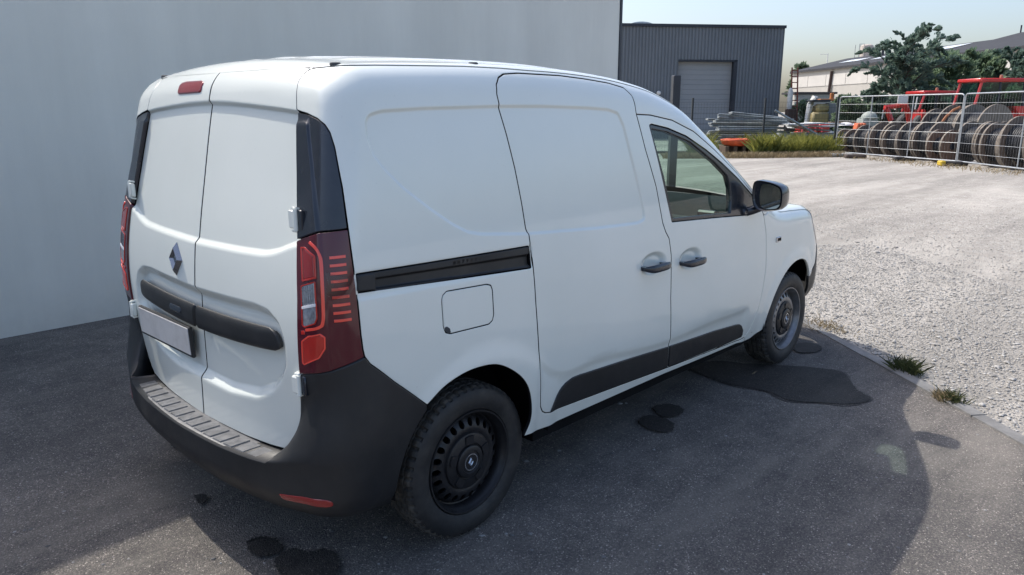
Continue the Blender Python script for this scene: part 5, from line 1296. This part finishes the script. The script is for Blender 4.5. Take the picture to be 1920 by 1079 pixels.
# rusty hoop leaning in the drums
Y = 27.0; hoop = [loc(X_(1750+30*math.sin(t)**1.0, Y), Y, max(.05, .2+1.55*math.sin(t))) for t in np.linspace(.2, 1.5, 12)]
tag(MB().tube([loc(X_(1746, Y), Y, CAM[2]-(232-208)/FOC*Y), loc(X_(1754, Y), Y, CAM[2]-(219-208)/FOC*Y), loc(X_(1766, Y), Y, CAM[2]-(207-208)/FOC*Y), loc(X_(1777, Y), Y, CAM[2]-(202-208)/FOC*Y)], .045, 6).build('rusty_hoop', simple('rust_orange', (.33, .13, .055), .75), smooth=True), 'rust orange curved rim leaning on the tall back drums', 'hoop')

# ------------------------------------------------------------------ far factory
M['fwall'] = clad_mat('factory_wall', (.44, .42, .38)); M['fband'] = clad_mat('factory_band', (.55, .53, .49)); M['froof'] = clad_mat('factory_roof', (.055, .056, .060)); M['fsky'] = simple('roof_light_sheet', (.62, .66, .68), .4)
fa = empty('factory', loc(36, 80, 0), label='long pale factory hall with low grey gabled roofs in the distance', cat='factory')
def wallx(px): return px
W0 = loc(34.2, 95.0); W1 = loc(38.6, 44.0); ZE = 6.2
def fpt(t, z, off=0.0):                          # along the wall, off to the right
    q = W0+(W1-W0)*t; return np.array([q[0]+HR[0]*off, q[1]+HR[1]*off, z])
rel(MB().add([fpt(0, 0), fpt(1, 0), fpt(1, ZE), fpt(0, ZE), fpt(0, 0, 30), fpt(0, ZE, 30)], [(0, 1, 2, 3), (4, 0, 3, 5)]).build('wall', M['fwall'], fix=False), fa)
for i in range(12):
    t0_, t1_ = i/12+.001, (i+1)/12-.001
    rel(MB().add([fpt(t0_, ZE-1.9, -.06), fpt(t1_, ZE-1.9, -.06), fpt(t1_, ZE-.7, -.06), fpt(t0_, ZE-.7, -.06), fpt(t0_, ZE-1.9, 0), fpt(t1_, ZE-1.9, 0), fpt(t1_, ZE-.7, 0), fpt(t0_, ZE-.7, 0)], [(0, 1, 2, 3), (4, 0, 3, 7), (1, 5, 6, 2), (3, 2, 6, 7), (4, 5, 1, 0)]).build('wall_panel', M['fband']), fa)
tS = .53
def roof_(t0_, t1_, zr, ow, nm):
    e = .10
    r = MB().add([fpt(t0_, ZE, -.35), fpt(t1_, ZE, -.35), fpt(t1_, zr, ow), fpt(t0_, zr, ow), fpt(t1_, ZE, 2*ow), fpt(t0_, ZE, 2*ow), fpt(t0_, ZE-.22, -.35), fpt(t1_, ZE-.22, -.35), fpt(t1_, zr-.22, ow), fpt(t0_, zr-.22, ow)],
        [(0, 1, 2, 3), (3, 2, 4, 5), (6, 7, 1, 0), (6, 0, 3, 9), (1, 7, 8, 2)]).build('roof', M['froof'], fix=False); rel(r, fa)
    rel(MB().add([fpt(t0_, ZE-.2, 0), fpt(t0_, zr-.2, ow), fpt(t0_, ZE-.2, 2*ow)], [(0, 1, 2)]).build('gable', M['fwall'], fix=False), fa)
    return r
r1 = roof_(0, tS, 7.75, 6.4, 'a'); r2 = roof_(tS+.002, 1.0, 8.15, 7.2, 'b')
def roofpatch(t0_, t1_, k0, k1, zr, ow):
    f = lambda t, k: fpt(t, ZE+(zr-ZE)*k+.05, -.35+(ow+.35)*k)
    rel(MB().add([f(t0_, k0), f(t1_, k0), f(t1_, k1), f(t0_, k1)], [(0, 1, 2, 3)]).build('skylight', M['fsky'], fix=False), fa)
roofpatch(.12, .20, .40, .62, 7.75, 6.4); roofpatch(.26, .33, .35, .60, 7.75, 6.4); roofpatch(.40, .47, .55, .85, 7.75, 6.4)
q0 = fpt(.195, 6.0, -.12); rel(MB().tube([fpt(.195, 5.8, -.2), fpt(.19, 3.2, -.2)], .16, 8).build('downpipe', M['rust2']), fa)
MBv = MB().tube([fpt(.20, 7.3, 5.0), fpt(.20, 8.3, 5.0)], .14, 8); rel(MBv.build('vent_pipe', M['dark_frame']), fa)
rel(MB().tube([fpt(tS+.002, 8.1, 7.2), fpt(tS+.002, 8.75, 7.2)], .06, 6).build('finial', M['dark_frame']), fa)
# roof tank with railings
st = empty('roof_tank', loc(46.3*.96, 102, 8), label='pale round tank with ladder cage rising behind the factory roof', cat='tank')
Y = 102; c0 = X_(1596, Y); zt0 = CAM[2]-(118-208)/FOC*Y; zt1 = CAM[2]-(93-208)/FOC*Y
mb = MB(); mb.lathe([(0, zt1), (.5, zt1), (.75, zt1-.15), (.78, zt1-.3), (.78, zt0-3), (0, zt0-3)], 20, 'z', loc(c0, Y)); rel(mb.build('tank', simple('tank_paint', (.46, .41, .36), .7, var=.2), smooth=True), st)
mb = MB()
for sx in (-1.25, -.6, .9, 1.3):
    for dy in (-.6, .6): mb.tube([loc(c0+sx, Y+dy, zt0-3), loc(c0+sx, Y+dy, zt1)], .035, 5)
for z in (zt0, (zt0+zt1)/2, zt1):
    mb.tube([loc(c0-1.25, Y-.6, z), loc(c0-.6, Y-.6, z)], .035, 5); mb.tube([loc(c0+.9, Y-.6, z), loc(c0+1.3, Y-.6, z)], .035, 5)
rel(mb.build('ladder_cage', M['door_grey']), st)
an = empty('antenna', loc(X_(1527, 98), 98, 6.0), label='thin white aerial mast above the factory roof', cat='antenna')
Y = 98; mb = MB(); mb.tube([loc(X_(1527, Y), Y, 5.5), loc(X_(1527, Y), Y, CAM[2]-(108.5-208)/FOC*Y)], .06, 5); mb.tube([loc(X_(1513, Y), Y, CAM[2]-(110-208)/FOC*Y), loc(X_(1527.5, Y), Y, CAM[2]-(110-208)/FOC*Y)], .03, 5); rel(mb.build('mast', M['digwhite']), an)
# lean-to shed in front of the factory
Y = 62; mb = MB(); xa, xb = X_(1474, Y), X_(1545, Y); zt_ = CAM[2]-(179-208)/FOC*Y
ls = empty('low_shed', loc((xa+xb)/2, Y, 0), label='low grey green shed with flat dark roof before the factory', cat='shed')
for k in range(5): rel(MB().bbox(**bx((xa+xb)/2, Y, zt_*(k+.5)/5, xb-xa, .3, zt_/5-.02, .03)).build('panel', simple('grey_green_panel', (.25, .27, .26), .6)), ls)
rel(MB().bbox(**bx((xa+xb)/2, Y+1.2, zt_+.08, xb-xa+.3, 3, .16, .02)).build('roof', M['froof']), ls)

# ------------------------------------------------------------------ trees and plants
def leaf_mat(name, c0, c1, tr=.25):
    m, nt, b = new_mat(name); p = wpos(nt)
    oi = N(nt, 'ShaderNodeNewGeometry').outputs['Random Per Island']
    c = ramp(nt, oi, [(0, c0), (1, c1)]); nt.links.new(c, b.inputs['Base Color']); b.inputs['Roughness'].default_value = .6; b.inputs['Specular IOR Level'].default_value = .3
    t = N(nt, 'ShaderNodeBsdfTranslucent'); nt.links.new(c, t.inputs['Color']); x = N(nt, 'ShaderNodeMixShader'); x.inputs[0].default_value = tr
    nt.links.new(b.outputs[0], x.inputs[1]); nt.links.new(t.outputs[0], x.inputs[2]); nt.links.new(x.outputs[0], nt.nodes['Material Output'].inputs['Surface']); return m
M['leaf_dark'] = leaf_mat('dark_foliage', (.10, .165, .14), (.22, .30, .23), .45); M['leaf_mid'] = leaf_mat('mid_foliage', (.13, .20, .13), (.27, .35, .21), .45); M['leaf_far'] = leaf_mat('far_foliage', (.12, .17, .11), (.20, .26, .16), .4)
M['bark'] = simple('bark', (.07, .055, .042), .9, var=.3, vscale=8)
def leaf_quads(cen, dirs, size, asp, r):
    n = len(cen); u = dirs/np.maximum(np.linalg.norm(dirs, axis=1), 1e-9)[:, None]
    w = np.cross(u, r.normal(size=(n, 3))); w /= np.maximum(np.linalg.norm(w, axis=1), 1e-9)[:, None]
    s = (size*r.uniform(.6, 1.35, n))[:, None]
    a = cen-u*s*asp*.5; b = cen+w*s*.5; c = cen+u*s*asp*.5; d = cen-w*s*.5
    V = np.stack([a, b, c, d], 1).reshape(-1, 3); F = np.arange(4*n).reshape(n, 4); return V, F
def sprout_tree(name, base, H, spread, label, mat, seed, limbs=34, leaf=.088, per=300, droop=.25, bush=False, cat='tree', group=None, trunk_r=.12, low=.12, asym=0.0):
    r = np.random.default_rng(seed); root = empty(name, base, label=label, cat=cat, group=group); base = np.array(base, float)
    tm = MB(); th = H*.93; tp = [base+np.array([.03*H*math.sin(k*1.3+seed)*k/6, .03*H*math.cos(k*1.7+seed)*k/6, th*k/6]) for k in range(7)]
    tm.tube(tp, [trunk_r*(1-.14*k) for k in range(7)], 7)
    C = []; Dn = []
    for i in range(limbs):
        f = low+(1-low)*((i+r.uniform(0, .9))/limbs); z = f*th; az = i*2.399+r.uniform(-.5, .5)
        k = min(6, f*6); k0 = int(min(5, k)); p0 = tp[k0]+(tp[k0+1]-tp[k0])*(k-k0)
        prof = math.sin(PI*min(1, max(.06, (1.02-f)))**.8) if not bush else (1-abs(2*f-.8)**2.2*.55)
        ln = spread*max(.26 if f < .8 else .20, prof)*r.uniform(.58, 1.22)
        if asym: ln *= 1+asym*math.cos(az-math.atan2(HR[1], HR[0]))
        hd_ = np.array([math.cos(az), math.sin(az), 0]); up_ = r.uniform(.35, .95)+.5*f
        pts = []
        for t in np.linspace(0, 1, 7):
            pts.append(p0+hd_*ln*t+np.array([0, 0, ln*(up_*t-droop*2.2*t*t*t)])+r.normal(0, .03, 3)*ln*t)
        tm.tube(pts, [max(.008, trunk_r*.38*(1-f*.5)*(1-.9*t)) for t in np.linspace(0, 1, 7)], 5, caps=False)
        pts = np.array(pts); m = int(per*(.4+ln/spread))
        tt = r.beta(1.5, 1.0, m)*1.04+.02; tt = np.minimum(tt, 1.05); idx = np.minimum((tt*6).astype(int), 5); fr_ = tt*6-idx
        q = pts[idx]+(pts[idx+1]-pts[idx])*fr_[:, None]; ax = pts[idx+1]-pts[idx]; ax /= np.linalg.norm(ax, axis=1)[:, None]
        fat = (.175 if not bush else .40)*ln*(np.sin(PI*np.minimum(tt*.92+.06, 1))**.7)*r.uniform(.0, 1, m)**.6
        side = r.normal(size=(m, 3)); side -= ax*(side*ax).sum(1)[:, None]; side /= np.linalg.norm(side, axis=1)[:, None]
        # secondary twigs: cluster leaves into sprigs
        g_ = np.floor(tt*9); side = side*.55+np.stack([np.sin(g_*2.1+i), np.cos(g_*1.7+i*2), np.sin(g_*3.3+i)*.6+.25], 1)*.75
        C.append(q+side*fat[:, None]*.9); Dn.append(ax*.9+side*.7+np.array([0, 0, .15]))
    C = np.vstack(C); Dn = np.vstack(Dn)
    rel(tm.build('trunk', M['bark'], smooth=True, fix=False), root)
    V, F = leaf_quads(C, Dn, leaf, 2.1, r); rel(mesh_obj('crown', V, F, mat), root); return root
def ptree(name, px, Y, pytop, half, **k):
    X = X_(px, Y); H = CAM[2]-(pytop-208)/FOC*Y; return sprout_tree(name, loc(X, Y, 0), H, half/FOC*Y, **k)
ptree('evergreen_tree', 1663, 40, 76, 84, label='tall dark evergreen tree with upswept sprays behind the first fence panel', mat=M['leaf_dark'], seed=5, limbs=62, leaf=.082, per=560, trunk_r=.16, low=.06)
ptree('evergreen_tree', 1738, 43, 108, 62, label='mid green tree between the tall evergreen and the larger tractor', mat=M['leaf_mid'], seed=8, limbs=44, leaf=.115, per=644, bush=True, low=.05)
ptree('evergreen_tree', 1800, 44, 104, 66, label='mid green tree right behind the larger red tractor cab', mat=M['leaf_mid'], seed=14, limbs=46, leaf=.115, per=644, bush=True, low=.05)
ptree('evergreen_tree', 1862, 43, 95, 50, label='slim dark tree rising right of the tractor beacon', mat=M['leaf_dark'], seed=21, limbs=40, leaf=.10, per=380, low=.08)
ptree('evergreen_tree', 1918, 41, 92, 60, label='dark tree cut by the right edge of the photo', mat=M['leaf_dark'], seed=27, limbs=46, leaf=.115, per=644, bush=True, low=.05)
ptree('broadleaf_tree', 1480, 118, 121, 20, label='far green tree top between the warehouse and the factory', mat=M['leaf_far'], seed=31, limbs=30, leaf=.5, per=90, bush=True, low=.3, trunk_r=.3)
ptree('bush', 1580, 41, 182, 36, label='green bush left behind the first temporary fence panel', mat=M['leaf_mid'], seed=41, limbs=26, leaf=.115, per=420, bush=True, low=.05, cat='bush', trunk_r=.05)
ptree('bush', 1620, 42, 176, 40, label='dark bush under the tall evergreen tree', mat=M['leaf_dark'], seed=43, limbs=28, leaf=.115, per=448, bush=True, low=.05, cat='bush', trunk_r=.05)
ptree('bush', 1765, 41, 170, 52, label='dark bush between the two red tractor cabs', mat=M['leaf_dark'], seed=47, limbs=30, leaf=.115, per=475, bush=True, low=.05, cat='bush', trunk_r=.05)
ptree('bush', 1890, 40, 168, 50, label='green bush behind the right end of the larger tractor', mat=M['leaf_mid'], seed=53, limbs=30, leaf=.115, per=475, bush=True, low=.05, cat='bush', trunk_r=.05)
ptree('bush', 1496, 47, 188, 26, label='low green bush beside the white boom of the digger', mat=M['leaf_mid'], seed=59, limbs=20, leaf=.12, per=110, bush=True, low=.05, cat='bush', trunk_r=.04)
ptree('bush', 1548, 46, 192, 24, label='low green bush below the grey cabinet', mat=M['leaf_mid'], seed=61, limbs=20, leaf=.12, per=110, bush=True, low=.05, cat='bush', trunk_r=.04)
# meadow behind the fence
def blades(name, pts, h, w, mat, lean=.35, kind='stuff', r=np.random.default_rng(4), label=None, cat=None, patch=0.0):
    pts = np.asarray(pts); n = len(pts); az = r.uniform(0, 2*PI, n); hh = h*r.uniform(.40, 1.15, n)*(1+patch*(np.sin(pts[:, 0]*2.3+1)*np.cos(pts[:, 1]*1.9)+.5*np.sin(pts[:, 0]*6.1+pts[:, 1]*4.7))); ln = np.clip(r.normal(0, lean, (n, 2)), -1.3, 1.3)*hh[:, None]
    wv = np.stack([np.cos(az), np.sin(az), np.zeros(n)], 1)*(w*r.uniform(.6, 1.4, n))[:, None]
    mid = pts+np.column_stack([ln*.4, hh*.6]); tip = pts+np.column_stack([ln, hh])
    V = np.stack([pts-wv, pts+wv, mid+wv*.8, tip, mid-wv*.8], 1).reshape(-1, 3); F = [(5*i, 5*i+1, 5*i+2, 5*i+3, 5*i+4) for i in range(n)]
    o = mesh_obj(name, V, F, mat); return tag(o, label, cat, None, kind)
M['weed'] = leaf_mat('yellow_green_weeds', (.15, .165, .035), (.34, .33, .08), .4); M['weed2'] = leaf_mat('dark_green_weeds', (.08, .11, .03), (.19, .22, .065), .3); M['straw'] = leaf_mat('dry_grass', (.22, .165, .09), (.40, .32, .19), .2); M['tuft'] = leaf_mat('grass_tuft', (.035, .05, .018), (.12, .13, .05), .25)
r_ = np.random.default_rng(9)
def scatter(n, pxa, pxb, Ya, Yb, z=0.0):
    Y = r_.uniform(Ya, Yb, n); px = r_.uniform(pxa, pxb, n); return np.array([loc(X_(a, b), b, z) for a, b in zip(px, Y)])
def clear_tub(P):
    X = (P-loc(0, 0))@HR; Y = (P-loc(0, 0))@HF; q = X/Y*FOC+960; return P[~((q > 1325) & (q < 1409) & (Y < 29.6))]
fbase = lambda px: np.interp(px, [1230, 1428, 1562], [27.0, 27.35, 28.0])
def wscatter(n, pxa, pxb, da, db):
    px = r_.uniform(pxa, pxb, n); Y = fbase(px)+r_.uniform(da, db, n); return np.array([loc(X_(a, b), b) for a, b in zip(px, Y)])
blades('tall_weeds', clear_tub(np.vstack([wscatter(9000, 1375, 1562, .25, 2.6), wscatter(2500, 1300, 1400, .3, 1.5)])), .60, .016, M['weed'], .45, patch=.32)
blades('low_weeds', clear_tub(np.vstack([wscatter(6000, 1290, 1562, .15, 3.0), wscatter(4000, 1440, 1600, 3, 14)])), .36, .022, M['weed2'], .5, patch=.3)
blades('field_grass', scatter(9000, 1430, 1960, 33, 48), .45, .04, M['weed2'])
blades('dry_grass', np.vstack([wscatter(5200, 1240, 1575, -.9, .2)]), .20, .010, M['straw'], .7)
blades('dry_grass', np.array([[*(h0+(h2-h0)*t*1.5+np.array([-.2, .1])+r_.normal(0, .35, 2)), 0] for t in r_.uniform(-.05, 1, 1100)]), .10, .008, M['straw'], .8)
def tuft(px, py, n, h, rad, label, mat, dry=0):
    p = ground(px, py); q = np.column_stack([r_.normal(0, rad, (n, 2))*np.array([1.0, .6]), np.zeros(n)]); a = math.atan2(kd[1], kd[0])
    q = np.column_stack([q[:, 0]*math.cos(a)-q[:, 1]*math.sin(a), q[:, 0]*math.sin(a)+q[:, 1]*math.cos(a), q[:, 2]])+p
    o = blades('weed_tuft' if label else 'dry_grass', q, h, .0028, mat, .8, None if label else 'stuff', r_, label, 'weeds' if label else None)
    return o
tuft(1700, 696, 420, .080, .048, 'larger green weed tuft growing at the kerb edge', M['tuft'])
tuft(1784, 752, 200, .062, .038, 'smaller weed tuft at the kerb with brown dry stems', M['tuft'])
tuft(1764, 748, 160, .05, .03, None, M['straw'])
tuft(1548, 612, 260, .03, .12, None, M['straw'])
tuft(1690, 686, 60, .055, .025, None, M['tuft'])

# ------------------------------------------------------------------ loose stones on the gravel, grit on the asphalt
def stones(name, pts, size, cols, seed, flat=.6):
    r = np.random.default_rng(seed); n = len(pts)
    base = np.array([(1, 0, 0), (-1, 0, 0), (0, 1, 0), (0, -1, 0), (0, 0, 1), (0, 0, -1), (.62, .62, .45), (-.62, .6, .5), (.6, -.62, .42), (-.6, -.62, .5)], float)
    fc = np.array([(0, 6, 4), (6, 2, 4), (2, 7, 4), (7, 1, 4), (1, 9, 4), (9, 3, 4), (3, 8, 4), (8, 0, 4), (0, 2, 6), (2, 1, 7), (1, 3, 9), (3, 0, 8)])
    a = r.uniform(0, 2*PI, n); s = size*np.exp(r.normal(0, .38, n)); sc = np.stack([s*r.uniform(.8, 1.3, n), s*r.uniform(.6, 1.0, n), s*flat*r.uniform(.6, 1.1, n)], 1)
    v = (base[None]*(1+r.normal(0, .14, (n, len(base), 3))))*sc[:, None]; c, q = np.cos(a)[:, None], np.sin(a)[:, None]
    v = np.stack([v[:, :, 0]*c-v[:, :, 1]*q, v[:, :, 0]*q+v[:, :, 1]*c, v[:, :, 2]], 2); v += np.asarray(pts)[:, None]; v[:, :, 2] += (sc[:, 2]*.25)[:, None]
    V = v.reshape(-1, 3); F = (fc[None]+(np.arange(n)*len(base))[:, None, None]).reshape(-1, 3)
    me = bpy.data.meshes.new(name); me.vertices.add(len(V)); me.vertices.foreach_set('co', V.ravel().astype(np.float32)); me.loops.add(F.size); me.loops.foreach_set('vertex_index', F.ravel().astype(np.int32)); me.polygons.add(len(F)); me.polygons.foreach_set('loop_start', np.arange(0, F.size, 3, dtype=np.int32)); me.polygons.foreach_set('loop_total', np.full(len(F), 3, np.int32)); me.update(); me.validate()
    me.materials.append(cols); o = bpy.data.objects.new(name, me); COL.objects.link(o); o['kind'] = 'stuff'; return o
def stone_mat(name, c0, c1):
    m, nt, b = new_mat(name); oi = N(nt, 'ShaderNodeNewGeometry').outputs['Random Per Island']; c = ramp(nt, oi, [(0, c0), (.6, tuple((x+y)/2 for x, y in zip(c0, c1))), (1, c1)]); nt.links.new(c, b.inputs['Base Color']); b.inputs['Roughness'].default_value = .9; b.inputs['Specular IOR Level'].default_value = .25; return m
M['stone'] = stone_mat('limestone_chips', (.25, .238, .22), (.52, .503, .47)); M['grit'] = stone_mat('asphalt_grit', (.10, .10, .10), (.38, .37, .35))
def kerb_side(n, along, out0, out1, pw=1.0):
    a = r_.uniform(*along, n); o = out0+(out1-out0)*r_.uniform(0, 1, n)**pw; q = KB[None]+kd*a[:, None]+kn*o[:, None]; return np.column_stack([q, np.full(n, -.004)])
stones('gravel_stones', np.vstack([kerb_side(34000, (-2.2, 5.5), .10, 2.6, 1.0), kerb_side(20000, (-2.0, 9.0), 2.4, 7.5, 1.25)]), .0064, M['stone'], 3)
stones('gravel_stones', kerb_side(700, (-2.2, 6.0), .10, 6.0, 1.2), .012, M['stone'], 4)
p = np.array([ground(x, y) for x, y in zip(r_.uniform(-50, 1970, 700), 560+560*r_.uniform(0, 1, 700)**.8)]); p = p[((p[:, :2]-KA)@kn < -.05) & (np.abs(p[:, 0]) < 12)]
stones('loose_grit', p, .0042, M['grit'], 6)
p = np.array([ground(x, y) for x, y in ((985, 866), (949, 1002), (1047, 846), (1173, 757), (1162, 758), (1063, 882), (1226, 844), (1518, 754), (1549, 716), (1300, 830), (960, 1005), (1085, 880), (1700, 770))]); stones('pebbles', p, .011, M['grit'], 8)
